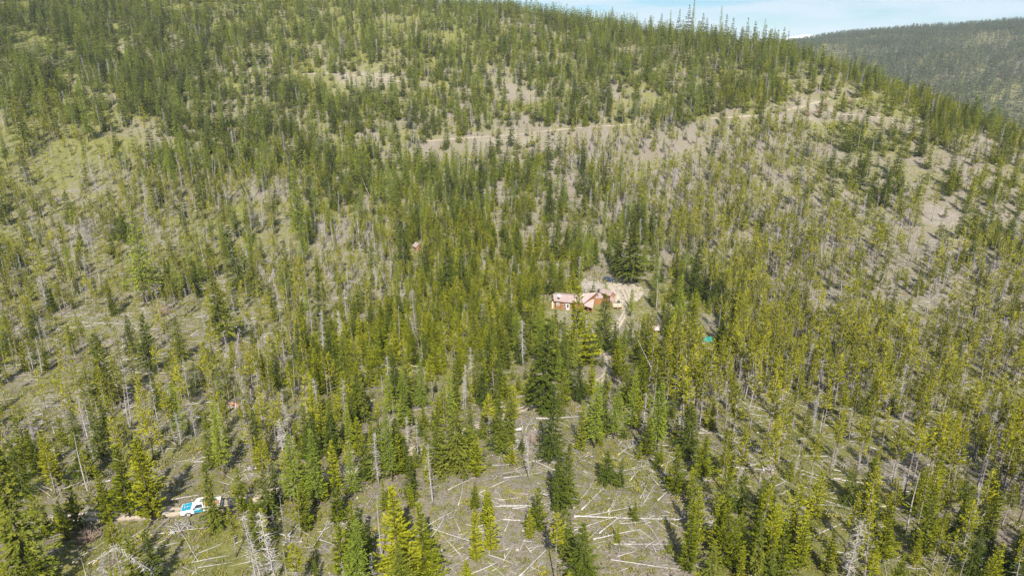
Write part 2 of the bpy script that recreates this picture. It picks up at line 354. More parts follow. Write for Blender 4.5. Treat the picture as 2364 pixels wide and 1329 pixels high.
def ground_mat():
    m = bpy.data.materials.new('forest_floor'); m.use_nodes = True; nt = m.node_tree; b = nt.nodes['Principled BSDF']
    b.inputs['Roughness'].default_value = 0.95; b.inputs['Specular IOR Level'].default_value = 0.1
    tc = N(nt, 'ShaderNodeTexCoord')
    def noise(sc, det=6, ro=0.6):
        n = N(nt, 'ShaderNodeTexNoise'); n.inputs['Scale'].default_value = sc; n.inputs['Detail'].default_value = det; n.inputs['Roughness'].default_value = ro
        nt.links.new(tc.outputs['Object'], n.inputs['Vector']); return n.outputs['Fac']
    def ramp(f, a, bb):
        r = N(nt, 'ShaderNodeMapRange'); r.inputs['From Min'].default_value = a; r.inputs['From Max'].default_value = bb; nt.links.new(f, r.inputs['Value']); return r.outputs['Result']
    def mix(f, a, bb):
        x = N(nt, 'ShaderNodeMix', data_type='RGBA')
        for k, v in (('Factor', f), ('A', a), ('B', bb)):
            if hasattr(v, 'is_linked'): nt.links.new(v, x.inputs[k])
            elif k == 'Factor': x.inputs[k].default_value = v
            else: x.inputs[k].default_value = (*v, 1)
        return x.outputs['Result']
    def math_(op, a, bb):
        x = N(nt, 'ShaderNodeMath', operation=op)
        for k, v in ((0, a), (1, bb)):
            if hasattr(v, 'is_linked'): nt.links.new(v, x.inputs[k])
            else: x.inputs[k].default_value = v
        return x.outputs[0]
    ga = N(nt, 'ShaderNodeAttribute'); ga.attribute_name = 'green'; ba = N(nt, 'ShaderNodeAttribute'); ba.attribute_name = 'bare'
    fine = noise(2.6, 8, .7); mid = noise(0.35, 6, .6); big = noise(0.06, 5, .55); speck = noise(7.0, 4, .7)
    grass = mix(ramp(mid, .35, .65), (.095, .105, .022), (.165, .16, .046)); grass = mix(ramp(fine, .48, .66), grass, (.195, .17, .075)); tuf = noise(1.15, 5, .65)
    grass = mix(math_('MULTIPLY', ramp(tuf, .53, .63), .5), grass, (.065, .075, .016)); grass = mix(math_('MULTIPLY', ramp(speck, .56, .68), .5), grass, (.27, .24, .14))
    duff = mix(ramp(fine, .36, .62), (.075, .060, .045), (.255, .22, .172)); duff = mix(math_('MULTIPLY', ramp(noise(0.9, 5, .65), .5, .62), .55), duff, (.10, .08, .055)); duff = mix(math_('MULTIPLY', ramp(big, .4, .65), .6), duff, (.195, .17, .132))
    duff = mix(math_('MULTIPLY', ramp(speck, .56, .70), .75), duff, (.40, .355, .29))
    g = math_('ADD', ga.outputs['Fac'], math_('MULTIPLY', math_('SUBTRACT', mid, .5), 1.3)); g = math_('ADD', g, math_('MULTIPLY', math_('SUBTRACT', noise(0.8, 6, .68), .5), 2.4))
    col = mix(ramp(g, .36, .66), duff, grass)
    sand = mix(ramp(fine, .35, .65), (.16, .137, .11), (.33, .29, .24))
    bb = math_('ADD', ba.outputs['Fac'], math_('MULTIPLY', math_('SUBTRACT', mid, .5), .8)); bb = math_('ADD', bb, math_('MULTIPLY', math_('SUBTRACT', fine, .5), 1.5))
    col = mix(ramp(bb, .42, .78), col, sand)
    nt.links.new(col, b.inputs['Base Color'])
    bp = N(nt, 'ShaderNodeBump'); bp.inputs['Strength'].default_value = 0.9; bp.inputs['Distance'].default_value = 0.25
    nt.links.new(math_('ADD', fine, math_('MULTIPLY', speck, .4)), bp.inputs['Height']); nt.links.new(bp.outputs['Normal'], b.inputs['Normal'])
    return m
M['ground'] = ground_mat()
def road_mat():
    m = mat('rutted_dirt', (.36, .29, .22), .95, .1); nt = m.node_tree; b = nt.nodes['Principled BSDF']
    at = N(nt, 'ShaderNodeAttribute'); at.attribute_name = 'across'; tc = N(nt, 'ShaderNodeTexCoord')
    no = N(nt, 'ShaderNodeTexNoise'); no.inputs['Scale'].default_value = 1.4; no.inputs['Detail'].default_value = 7; nt.links.new(tc.outputs['Object'], no.inputs['Vector'])
    ad = N(nt, 'ShaderNodeMath', operation='MULTIPLY_ADD'); ad.inputs[1].default_value = 0.55; nt.links.new(no.outputs['Fac'], ad.inputs[0]); nt.links.new(at.outputs['Fac'], ad.inputs[2])
    cr = N(nt, 'ShaderNodeValToRGB'); e = cr.color_ramp.elements
    e[0].position = .25; e[0].color = (.17, .14, .10, 1); e[1].position = .52; e[1].color = (.23, .19, .14, 1)
    for p, c in ((.68, (.36, .30, .23, 1)), (.95, (.33, .275, .21, 1)), (1.12, (.34, .275, .21, 1))):
        if p <= 1: q = e.new(p); q.color = c
    nt.links.new(ad.outputs[0], cr.inputs['Fac']); nt.links.new(cr.outputs['Color'], b.inputs['Base Color'])
    bp = N(nt, 'ShaderNodeBump'); bp.inputs['Strength'].default_value = .6; bp.inputs['Distance'].default_value = .1
    nt.links.new(no.outputs['Fac'], bp.inputs['Height']); nt.links.new(bp.outputs['Normal'], b.inputs['Normal'])
    return m
M['road'] = road_mat()

# ------------------------------------------------------------------ ground sheet and roads
nx, ny = len(XS), len(YS)
idx = np.arange(nx * ny).reshape(nx, ny)
quads = np.stack([idx[:-1, :-1], idx[1:, :-1], idx[1:, 1:], idx[:-1, 1:]], -1).reshape(-1, 4)
V = np.stack([GX, GY, GZ], -1).reshape(-1, 3)
gm = mesh_np('ground', V, quads, [M['ground']], True, vattr={'green': GREENMAP.ravel(), 'bare': BARE.ravel()})
ground = link('ground', gm, kind='structure')
for k, (nm, lb, hw, L) in enumerate(road_lines):
    tg = np.gradient(L[:, :2], axis=0); tg /= np.linalg.norm(tg, axis=1)[:, None] + 1e-9
    nr = np.stack([tg[:, 1], -tg[:, 0]], 1); off = np.array([-1, -.8, -.55, -.3, 0, .3, .55, .8, 1.])
    ruts = np.array([0, .02, -.05, .03, .05, .03, -.05, .02, 0])
    wob = 1 + 0.12 * np.sin(np.arange(len(L)) * .37) + 0.1 * np.sin(np.arange(len(L)) * .13 + 1)
    P = L[:, None, :2] + nr[:, None, :] * (off[None, :, None] * hw * wob[:, None, None])
    Z = T(P[..., 0], P[..., 1]) + 0.09 + ruts[None] * 0.6 - 0.07 * (np.abs(off)[None] == 1)
    A = np.broadcast_to(np.array([.02, .34, .56, .42, .12, .42, .56, .34, .02])[None], Z.shape)
    n, c = Z.shape; ix = np.arange(n * c).reshape(n, c)
    q = np.stack([ix[:-1, :-1], ix[:-1, 1:], ix[1:, 1:], ix[1:, :-1]], -1).reshape(-1, 4)
    link(nm, mesh_np(nm, np.concatenate([P, Z[..., None]], -1).reshape(-1, 3), q, [M['road']], True, vattr={'across': A.ravel()}), kind='structure', label=lb)

yo = np.array([hit(a, b) for a, b in [(1392, 660), (1404, 648), (1432, 652), (1470, 656), (1486, 668), (1480, 690), (1458, 702), (1446, 722), (1430, 716), (1420, 694), (1402, 678)]]); yo = catmull(np.vstack([yo, yo[:1]]), .6)[:-1]
yc = yo.mean(0); rj = np.random.default_rng(3); VY = []; nr_ = 9
for k in range(nr_ + 1): q = yc + (yo - yc) * (k / nr_); VY.append(q + (rj.normal(size=q.shape) * .12 if k else 0))
VY = np.array(VY); VY[..., 2] = T(VY[..., 0], VY[..., 1]) + .05 * (np.arange(nr_ + 1) < nr_)[:, None] - .03 * (np.arange(nr_ + 1) == nr_)[:, None]; na = len(yo)
ix = np.arange((nr_ + 1) * na).reshape(nr_ + 1, na); jx = np.roll(ix, -1, 1); qy = np.stack([ix[:-1], ix[1:], jx[1:], jx[:-1]], -1).reshape(-1, 4)
link('yard', mesh_np('yard', VY.reshape(-1, 3), qy, [mat('pale_yard_sand', (.25, .205, .155), .95, .1, (.9, (.43, .37, .295), .38, .62), .5)], True), kind='structure', label='pale dirt yard behind and beside the house')
# ------------------------------------------------------------------ tree shapes (10 m tall, scaled when placed)
class Tufts:
    def __init__(s): s.V = []; s.F3 = []; s.F4 = []; s.n = 0; s.t4 = []; s.t3 = []
    def quad(s, P, D, L, W, r, tint=None):
        n = len(P); D = D / (np.linalg.norm(D, axis=1)[:, None] + 1e-9)
        a = r.normal(size=(n, 3)) * .85 + np.array([0, 0, 1.]); S = np.cross(D, a); S /= np.linalg.norm(S, axis=1)[:, None] + 1e-9
        L = np.broadcast_to(L, (n,))[:, None]; W = np.broadcast_to(W, (n,))[:, None]
        v = np.stack([P, P + D * L * .45 + S * W, P + D * L, P + D * L * .5 - S * W], 1).reshape(-1, 3)
        s.V.append(v); s.F4.append(s.n + np.arange(4 * n).reshape(n, 4)); s.n += 4 * n
        s.t4.append(r.random(n) if tint is None else tint)
    def spike(s, P, Q, w, r):
        n = len(P); D = Q - P; a = r.normal(size=(n, 3)); S = np.cross(D, a); S /= np.linalg.norm(S, axis=1)[:, None] + 1e-9
        w = np.broadcast_to(w, (n,))[:, None]
        v = np.stack([P - S * w, P + S * w, Q], 1).reshape(-1, 3)
        s.V.append(v); s.F3.append(s.n + np.arange(3 * n).reshape(n, 3)); s.n += 3 * n; s.t3.append(r.random(n))
    def arrays(s):
        V = np.concatenate(s.V); F = []; t = []
        if s.F3: F.append(np.concatenate(s.F3)); t.append(np.concatenate(s.t3))
        if s.F4: F.append(np.concatenate(s.F4)); t.append(np.concatenate(s.t4))
        return V, F, np.concatenate(t)
def tube(pts, rad, n=6):
    pts = np.asarray(pts, float); V = []; F = []
    for i, p in enumerate(pts):
        d = pts[min(i + 1, len(pts) - 1)] - pts[max(i - 1, 0)]; d /= np.linalg.norm(d) + 1e-9
        a = np.cross(d, (0, 1, 0) if abs(d[1]) < .9 else (1, 0, 0)); a /= np.linalg.norm(a); b = np.cross(d, a)
        for k in range(n):
            t = 2 * math.pi * k / n; V.append(p + rad[i] * (math.cos(t) * a + math.sin(t) * b))
    for i in range(len(pts) - 1):
        for k in range(n): F.append((i * n + k, i * n + (k + 1) % n, (i + 1) * n + (k + 1) % n, (i + 1) * n + k))
    c = len(V); V.append(pts[0]); V.append(pts[-1]); F3 = []
    m = (len(pts) - 1) * n
    for k in range(n): F3.append((c, (k + 1) % n, k)); F3.append((c + 1, m + k, m + (k + 1) % n))
    return np.array(V), np.array(F), np.array(F3)
def trunk_arrays(h, r0, r, bend=.12, seg=6, n=6):
    z = np.linspace(0, 1, seg) ; ph = r.random() * 6.28
    pts = np.stack([bend * np.sin(z * 2.5 + ph) - bend * np.sin(ph), bend * np.cos(z * 2.1 + ph) - bend * np.cos(ph), -0.4 + z * (h + .4)], 1)
    return tube(pts, r0 * (1 - .93 * z ** 1.1) * np.where(z == 0, 1.25, 1), n), lambda zz: np.array([np.interp(zz / h, z, pts[:, 0]), np.interp(zz / h, z, pts[:, 1])])
def make_conifer(kind, r, lo=0, var=0):
    """returns (trunk (V,F4,F3)), crown (V,F,tint)"""
    h = 10.0; T_ = Tufts(); dead = None
    if kind == 'fir':
        base = [.03, .05, .09, .04, .13][var % 5]; Rm = [2.0, 1.5, 1.8, 2.35, 1.7][var % 5] * (.9 + .25 * r.random()); nl = [21, 13, 8, 30][lo]; nb = [7, 6, 4, 9][lo]; nt = [19, 6, 2, 34][lo]; pw = .85; up = -.12; r0 = .13
        lw, ww = [(.46, .105), (.8, .23), (1.3, .5), (.30, .065)][lo]
    elif kind == 'young':
        base = [.02, .05, .03, .10, .02][var % 5]; Rm = [1.75, 1.35, 2.1, 1.55, 1.95][var % 5] * (.9 + .25 * r.random()); nl = [20, 12, 7, 28][lo]; nb = [7, 6, 4, 8][lo]; nt = [18, 6, 2, 32][lo]; pw = .7; up = .22; r0 = .09
        lw, ww = [(.46, .11), (.8, .23), (1.3, .46), (.31, .07)][lo]
    elif kind == 'pine':
        base = [.42, .52, .34, .58, .28, .48][var % 6]; Rm = [1.05, .9, 1.15, 1.0, 1.2, .8][var % 6] * (.9 + .3 * r.random()); nl = [24, 12, 5, 30][lo]; nb = [6, 5, 4, 7][lo]; nt = [8, 4, 2, 11][lo]; pw = .55; up = .25; r0 = .10
        lw, ww = [(.36, .09), (.58, .19), (1.1, .46), (.30, .072)][lo]
    else:  # larch
        base = [.16, .10, .22, .14][var % 4]; Rm = [1.25, 1.45, 1.1, 1.3][var % 4]; nl = [30, 16, 8, 44][lo]; nb = [8, 6, 4, 9][lo]; nt = [9, 4, 2, 13][lo]; pw = .75; up = .05; r0 = .10
        lw, ww = [(.34, .085), (.62, .17), (1.0, .36), (.24, .055)][lo]
    tr, off = trunk_arrays(h * .985, r0, r, .10 if kind != 'pine' else .16, 6 if lo != 2 else 3, 6 if lo in (0, 3) else 4)
    lob = r.random(8) * .8 + .6; P = []; D = []; Ls = []; tint = []
    zs = base + (1 - base) * (np.arange(nl) + r.random(nl) * .7) / nl
    for z in zs:
        f = (z - base) / (1 - base)
        if kind == 'pine': prof_ = min(1, f * 2.2 + .5) * (1 - f) ** pw * (.5 + .75 * r.random())
        elif kind == 'young': prof_ = min(1, f * 6 + .55) * (1 - f) ** pw * (.8 + .35 * r.random())
        elif kind == 'larch': prof_ = min(1, f * 4 + .6) * (1 - f) ** pw * (.75 + .45 * r.random())
        else: prof_ = min(1, f * 7 + .6) * (1 - f) ** pw * (.78 + .4 * r.random())
        lob = np.clip(lob + r.normal(size=8) * .16, .45, 1.45); k = max(3, int(round(nb * (0.55 + .45 * (1 - f))))); ang = r.random() * 6.28
        for b in range(k):
            a = ang + 6.283 * b / k + r.normal() * .25
            if kind == 'pine' and r.random() < .24 + .25 * (1 - f): continue
            if kind != 'young' and r.random() < .09: continue
            L = Rm * prof_ * (.65 + .5 * r.random()) * lob[int((a % 6.283) / 6.283 * 8) % 8] + .12
            el = up + (.55 if kind in ('pine', 'young') else .5) * f + r.normal() * .1
            d = np.array([math.cos(a) * math.cos(el), math.sin(a) * math.cos(el), math.sin(el)])
            o = np.array([*off(z * h), z * h]); bt = r.random()
            n_ = max(2, int(round(nt * (.45 + .65 * min(1, L / Rm * 1.3)))))
            for q in range(n_):
                t = (.10 + .90 * (q + r.random() * .8) / n_) if kind != 'pine' else (.22 + .78 * (q + r.random() * .8) / n_)
                p = o + d * L * t; sag = -.10 * L * t * t if kind == 'fir' else .06 * L * t * t
                p[2] += sag + r.normal() * .04
                side = r.normal() * (.75 if q < n_ - 1 else .25)
                dd = d * 1.0 + np.array([-d[1], d[0], 0]) * side + np.array([0, 0, (.35 if kind in ('pine', 'young') else -.08) + r.normal() * .22])
                P.append(p); D.append(dd); Ls.append(lw * (.65 + .6 * r.random()) * (.55 + .45 * (1 - f))); tint.append(np.clip(bt * .55 + r.random() * .45, 0, 1))
    # leader
    P.append(np.array([*off(h * .95), h * .93])); D.append(np.array([0, 0, 1.])); Ls.append(.75); tint.append(.6)
    Ls = np.array(Ls); T_.quad(np.array(P), np.array(D), Ls, ww * (Ls / lw), r, np.array(tint))
    if kind in ('pine', 'larch') and lo != 2:   # dead lower twigs
        n = (46 if lo in (0, 3) else 20) if kind == 'pine' else 20; z = h * (.12 + (base + .12) * r.random(n)); a = r.random(n) * 6.28; L = .35 + .65 * r.random(n)
        o = np.array([[*off(q), q] for q in z]); dd = np.stack([np.cos(a), np.sin(a), -.15 + .4 * r.random(n)], 1)
        dead = Tufts(); dead.spike(o, o + dd * L[:, None], .022 if lo in (0, 3) else .035, r)
    return tr, T_.arrays(), (dead.arrays() if dead else None)
def make_snag(r, var):
    h = 10.0; T_ = Tufts(); tr, off = trunk_arrays(h, .10, r, .22, 7, 6)
    n = [150, 60, 240, 14][var % 4]; z = h * (.18 + .8 * r.random(n)); a = r.random(n) * 6.28
    L = (.35 + .9 * r.random(n)) * (1.05 - z / h * .75) * [1, .9, 1.15, .6][var % 4]
    o = np.array([[*off(q), q] for q in z]); dd = np.stack([np.cos(a), np.sin(a), -.15 + .45 * r.random(n)], 1)
    tip = o + dd * L[:, None]; T_.spike(o, tip, .028, r)
    k = n; s = r.integers(0, n, k); f = .35 + .5 * r.random(k); p = o[s] + (tip[s] - o[s]) * f[:, None]
    T_.spike(p, p + r.normal(size=(k, 3)) * .28 + dd[s] * .25, .018, r)
    return tr, T_.arrays()
def as_meshes(nm, tr, cr, m_tr, m_cr, dead=None):
    V, F4, F3 = tr
    t = mesh_np(nm + '_trunk', V, [F3, F4], [m_tr])
    c = mesh_np(nm + '_crown', cr[0], cr[1], [m_cr], fattr={'tint': cr[2]})
    d = mesh_np(nm + '_dead_twigs', dead[0], dead[1], [M['twig']], fattr={'tint': dead[2]}) if dead else None
    VV = [V, cr[0]]; FF = [F3, F4] + [f + len(V) for f in cr[1]]; mi = [np.zeros(len(F3) + len(F4)), np.ones(len(cr[2]))]; ti = [np.zeros(len(F3) + len(F4)), cr[2]]
    if dead:
        o = len(V) + len(cr[0]); VV.append(dead[0]); FF += [f + o for f in dead[1]]; mi.append(np.full(len(dead[2]), 2)); ti.append(dead[2])
    w = mesh_np(nm + '_whole', np.concatenate(VV), FF, [m_tr, m_cr, M['twig']], fattr={'tint': np.concatenate(ti)}, mat_idx=np.concatenate(mi))
    return {'trunk': t, 'crown': c, 'dead': d, 'whole': w}
NV = {'fir': 10, 'young': 10, 'pine': 12, 'larch': 8, 'snag': 8}
PRO = {}
def protos():
    r = np.random.default_rng(21)
    for kind in ('fir', 'young', 'pine', 'larch'):
        nv = NV[kind]
        for lo in (0, 1, 2, 3):
            PRO[kind, lo] = []
            for v in range(nv):
                tr, cr, dead = make_conifer(kind, r, lo, v)
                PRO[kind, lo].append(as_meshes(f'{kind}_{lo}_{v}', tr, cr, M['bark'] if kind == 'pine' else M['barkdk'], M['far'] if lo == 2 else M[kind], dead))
    PRO['snag', 0] = []
    for v in range(NV['snag']):
        tr, cr = make_snag(r, v); PRO['snag', 0].append(as_meshes(f'snag_{v}', tr, cr, M['snag'], M['twig']))
protos()

# ------------------------------------------------------------------ landmarks that keep trees off and name places
LM = {}
for k, px, py in (('truck', 448, 1183), ('house', 1350, 722), ('yard', 1440, 672), ('shed', 964, 574), ('shelter', 1516, 760), ('tarp', 1632, 780), ('car', 1406, 648)):
    LM[k] = hit(px, py)
def road_dist(x, y):
    b = np.full(np.shape(x), 1e9)
    for nm, lb, hw, L in road_lines:
        S = L[::2]
        for k in range(0, len(S), 64):
            d = np.hypot(np.asarray(x)[..., None] - S[k:k + 64, 0], np.asarray(y)[..., None] - S[k:k + 64, 1]).min(-1) - hw
            b = np.minimum(b, d)
    return b

# ------------------------------------------------------------------ the trees: a hand-read list first, then the map
TREES = []   # dict(kind,x,y,h,w,var,tilt)
HAND = [  # base px, base py, height px, kind, width factor
 (70, 1352, 260, 'fir', 1.25), (300, 1192, 150, 'young', 1.25), (352, 1198, 165, 'young', 1.3), (250, 1205, 120, 'young', 1.1), (500, 1222, 138, 'fir', 1.0), (420, 834, 100, 'fir', 1.0), (518, 795, 165, 'fir', 1.15),
 (555, 675, 150, 'fir', .9), (592, 682, 100, 'fir', 1.0), (250, 932, 155, 'fir', 1.3), (640, 896, 104, 'fir', 1.0), (925, 562, 130, 'fir', 1.0), (936, 634, 120, 'fir', 1.0), (1035, 692, 130, 'fir', 1.1), (1066, 690, 112, 'fir', 1.1),
 (1456, 655, 155, 'fir', 1.5), (1424, 632, 100, 'fir', 1.2), (1330, 842, 172, 'young', 1.25), (1392, 806, 125, 'fir', 1.35), (1258, 948, 200, 'fir', 1.35), (1155, 1046, 118, 'fir', 1.3), (1055, 1082, 128, 'fir', 1.7), (1100, 1100, 90, 'young', 1.1), (1272, 1066, 160, 'fir', .85),
 (1310, 1166, 128, 'fir', 1.05), (1400, 1118, 76, 'fir', 1.4), (1432, 1124, 62, 'fir', 1.1), (1132, 1268, 92, 'young', 1.0), (1126, 1198, 70, 'young', 1.1), (1240, 1222, 92, 'young', 1.1), (1222, 1240, 62, 'young', 1.1), (1292, 1278, 96, 'fir', 1.0),
 (1346, 1348, 126, 'fir', 1.25), (922, 1346, 190, 'young', 1.35), (985, 1340, 158, 'young', 1.2), (1100, 1292, 100, 'young', 1.0), (790, 1325, 118, 'young', 1.1), (1757, 1168, 56, 'young', 1.5), (1602, 1182, 98, 'fir', .9), (1822, 1110, 50, 'young', 1.1),
 (2345, 1350, 130, 'fir', 1.5), (335, 700, 215, 'larch', 1.1), (697, 562, 182, 'larch', 1.1), (62, 358, 140, 'fir', .9), (205, 328, 140, 'larch', .8), (1180, 340, 72, 'fir', .8), (1195, 450, 110, 'fir', .7), (1222, 440, 90, 'fir', .8),
 (1778, 196, 58, 'fir', 1.3), (1870, 216, 50, 'fir', 1.1), (1918, 210, 56, 'fir', 1.1), (1915, 402, 66, 'fir', 1.0), (2065, 408, 90, 'fir', 1.1), (1862, 362, 66, 'fir', 1.0), (2190, 402, 45, 'fir', 1.2), (1500, 700, 55, 'fir', .7), (1455, 712, 48, 'fir', .75),
 (1560, 790, 150, 'larch', .8), (1590, 800, 130, 'young', 1.0), (1600, 690, 130, 'fir', 1.0), (1560, 640, 90, 'young', 1.0), (1495, 830, 110, 'pine', 1.3), (1210, 830, 110, 'fir', 1.0), (1180, 800, 90, 'young', 1.0), (1290, 600, 80, 'young', 1.0), (1330, 640, 90, 'young', .9),
 (1440, 910, 110, 'pine', 1.2), (1475, 960, 130, 'young', 1.1), (1390, 1010, 120, 'fir', .9), (1340, 1040, 110, 'young', .7), (2000, 960, 90, 'fir', 1.0), (1700, 740, 110, 'fir', 1.0), (1640, 700, 100, 'fir', 1.0), (740, 740, 70, 'fir', 1.0),
 (735, 650, 55, 'fir', 1.0), (100, 660, 110, 'pine', 1.2), (350, 860, 130, 'fir', 1.1), (130, 1120, 120, 'young', 1.2), (90, 1100, 100, 'young', 1.2), (330, 1090, 90, 'young', 1.2), (610, 1140, 120, 'pine', 1.3), (800, 920, 140, 'fir', .9), (770, 880, 110, 'fir', 1.0),
 (1100, 930, 120, 'fir', .9), (1150, 920, 100, 'fir', 1.0), (2190, 330, 60, 'fir', .6), (2205, 250, 80, 'fir', .6), (1270, 510, 110, 'fir', 1.0), (1300, 490, 90, 'fir', .9), (1110, 470, 100, 'fir', .8),
 (2110, 1180, 70, 'young', 1.4), (2130, 1275, 130, 'young', 1.2), (2210, 1240, 110, 'young', 1.2), (2280, 1180, 90, 'young', 1.3), (1700, 1270, 90, 'young', 1.2), (1745, 1290, 100, 'young', 1.2), (1780, 1260, 90, 'young', 1.1), (1690, 1310, 100, 'young', 1.2), (2060, 1200, 90, 'pine', 1.4)]
HAND += [(560, 1178, 90, 'young', 1.1), (600, 1172, 70, 'pine', 1.2), (640, 1160, 85, 'fir', 1.0), (672, 1158, 110, 'pine', 1.2), (700, 1146, 80, 'young', 1.1), (738, 1138, 95, 'fir', 1.0), (775, 1130, 105, 'young', 1.0), (812, 1118, 90, 'pine', 1.2),
         (845, 1106, 100, 'fir', 1.0), (880, 1096, 80, 'young', 1.1), (905, 1090, 95, 'fir', .9), (1010, 1046, 90, 'young', 1.1), (1085, 1018, 80, 'fir', 1.2), (1120, 1000, 70, 'young', 1.1), (1300, 935, 80, 'young', 1.2), (1335, 925, 95, 'fir', 1.1), (1362, 915, 80, 'young', 1.1), (1425, 875, 90, 'young', 1.1),
         (100, 1240, 90, 'young', 1.2), (230, 1215, 80, 'pine', 1.2), (140, 1228, 60, 'young', 1.2), (20, 1250, 100, 'young', 1.1)]
for px, py, hp_, k, w in HAND:
    p = hit(px, py); dep = p[1] * CP - p[2] * SP
    cosv = abs((CP - (py - PH / 2) / FPX * SP)) / math.hypot(CP - (py - PH / 2) / FPX * SP, SP + (py - PH / 2) / FPX * CP)
    TREES.append(dict(kind=k, x=p[0], y=p[1], h=hp_ * dep / FPX / max(.7, cosv), w=w, hand=1))
# silhouettes along the skyline
for i, (px, hh) in enumerate([(1290, 40), (1330, 34), (1356, 44), (1384, 40), (1412, 50), (1440, 44), (1470, 46), (1500, 40), (1526, 52), (1548, 62), (1566, 66), (1588, 76), (1597, 88), (1622, 62), (1632, 54), (1664, 80), (1675, 64), (1690, 60), (1716, 40), (1727, 66), (1746, 62), (1764, 70), (1770, 58), (1783, 50), (1790, 56), (1812, 60), (1824, 54), (1700, 36), (1610, 44)]):
    d = ray(px, 60); d = d / np.hypot(d[0], d[1]); rr_ = np.arange(520, 820, 4.0)
    el = T(d[0] * rr_, d[1] * rr_) / rr_; r_ = rr_[int(np.argmax(el))] - 4
    x, y = d[0] * r_, d[1] * r_
    TREES.append(dict(kind='fir' if i % 3 else 'larch', x=x, y=y, h=hh * 1.02 * (y * CP) / FPX, w=.62 + .1 * (i % 3), hand=2))
MIXP = {'f': dict(fir=.68, larch=.14, young=.10, snag=.08), 'm': dict(fir=.34, young=.44, larch=.11, snag=.11), 'y': dict(young=.68, fir=.14, pine=.12, snag=.06),
        'p': dict(pine=.68, snag=.20, young=.12), 't': dict(pine=.40, snag=.36, young=.17, fir=.07), 'o': dict(pine=.54, fir=.10, young=.12, snag=.22, larch=.02), 'c': dict(young=.46, fir=.34, pine=.10, snag=.10)}
KEEP = [(LM['yard'] + np.array([3.5, -2, 0]), 6.5), (LM['truck'], 4.5), (LM['house'] + np.array([0, 2, 0]), 12.5), (LM['yard'], 7), (LM['shed'], 4.5), (LM['shelter'], 3.2), (LM['tarp'], 3.0), (LM['car'], 4)]
# a clear line of sight to the few built things: nothing tall grows right in front of them
SIGHT = [(LM['truck'] + np.array([-.3, 0, 0]), 3.2, 22), (LM['shed'], 2.6, 30), (LM['shelter'], 1.8, 26), (LM['tarp'], 2.8, 40), (LM['house'] + np.array([-6, 0, 0]), 4.5, 22), (LM['house'] + np.array([9, 0, 0]), 4, 14), (LM['yard'], 5, 16)]
def blocked(x, y):
    b = np.zeros(np.shape(x), bool)
    for p, r_ in KEEP: b |= np.hypot(x - p[0], y - p[1]) < r_
    for p, wid, ln in SIGHT:
        dv = p[:2] / np.linalg.norm(p[:2]); ax = x - p[0]; ay = y - p[1]
        al = -(ax * dv[0] + ay * dv[1]); ac = np.abs(ax * dv[1] - ay * dv[0]); b |= (al > -1) & (al < ln) & (ac < wid)
    return b
def T_attr(A, x, y):
    i = np.clip(np.searchsorted(XS, x), 0, len(XS) - 1); j = np.clip(np.searchsorted(YS, y), 0, len(YS) - 1); return A[i, j]
def scatter(x0, x1, y0, y1, s, seed):
    r = np.random.default_rng(seed)
    gx, gy = np.meshgrid(np.arange(x0, x1, s), np.arange(y0, y1, s), indexing='ij')
    x = (gx + r.random(gx.shape) * s).ravel(); y = (gy + r.random(gx.shape) * s).ravel(); z = T(x, y)
    px, py, d = project(x, y, z); rr = np.hypot(x, y)
    ok = (px > -150) & (px < PW + 150) & (py > -140) & (py < PH + 330) & (d > 20)
    return x[ok], y[ok], z[ok], px[ok], py[ok], d[ok], rr[ok], r
def fill(x0, x1, y0, y1, s, seed, rmin, rmax):
    x, y, z, px, py, d, rr, r = scatter(x0, x1, y0, y1, s, seed)
    dn = bil(dens_a, px, py)
    falloff = np.interp(rr, [0, 180, 260, 340, 430, 560, 800], [1.15, 1.15, 1.0, .78, .60, .50, .44])
    clump = np.clip(1 + fbm(x / 24, y / 24, 55, 4) * 3.4 + fbm(x / 5, y / 5, 56, 2) * 1.8, .08, 2.8)
    rho = dn * .0162 * falloff * clump
    ok = (r.random(len(x)) < rho * s * s) & (rr >= rmin) & (rr < rmax)
    x, y, z, px, py, d, rr = [a[ok] for a in (x, y, z, px, py, d, rr)]
    ok = (road_dist(x, y) > .25) & ~blocked(x, y)
    far_ = rr > 300
    bb = np.maximum(np.maximum(T_attr(BARE, x, y), T_attr(BARE, x * (1 + 9 / rr), y * (1 + 9 / rr))), .85 * T_attr(BARE, x * (1 + 19 / rr), y * (1 + 19 / rr)))
    bb = np.where(far_, bb, T_attr(BARE, x, y)); ok &= r.random(len(x)) > np.clip(bb * 1.4 - .3, 0, .72)
    for q_ in (0, 8, 16, 24, 32): ok &= r.random(len(x)) > T_attr(ROADB, x * (1 + q_ / rr), y * (1 + q_ / rr)) * (.55 if q_ < 20 else .25)
    x, y, z, px, py, d, rr = [a[ok] for a in (x, y, z, px, py, d, rr)]
    ci, cj = cellmix(px + r.normal(size=len(px)) * 30, py + r.normal(size=len(px)) * 18)
    for k in range(len(x)):
        mx = MIXP[MIX[ci[k]][cj[k]]]; u = r.random(); acc = 0
        for kind, pr in mx.items():
            acc += pr
            if u < acc: break
        far = np.clip((rr[k] - 180) / 200, 0, 1); g = r.random()
        if kind == 'pine': h = (9.2 + 5.0 * g) if MIX[ci[k]][cj[k]] in 'pt' else 5.8 + 4.5 * g; h *= 1 + .15 * far
        elif kind == 'fir': h = (2.6 + 8.2 * g ** 1.7) * (1 + .6 * far)
        elif kind == 'young': h = (1.5 + 6.6 * g ** 1.45) * (1 + .4 * far) * (1.22 if MIX[ci[k]][cj[k]] == 'y' else 1)
        elif kind == 'larch': h = (7 + 6 * g) * (1 + .5 * far)
        else: h = (3.0 + 8.5 * g) * (1 + .2 * far)
        TREES.append(dict(kind=kind, x=x[k], y=y[k], h=h, w=.85 + .5 * r.random(), hand=0))
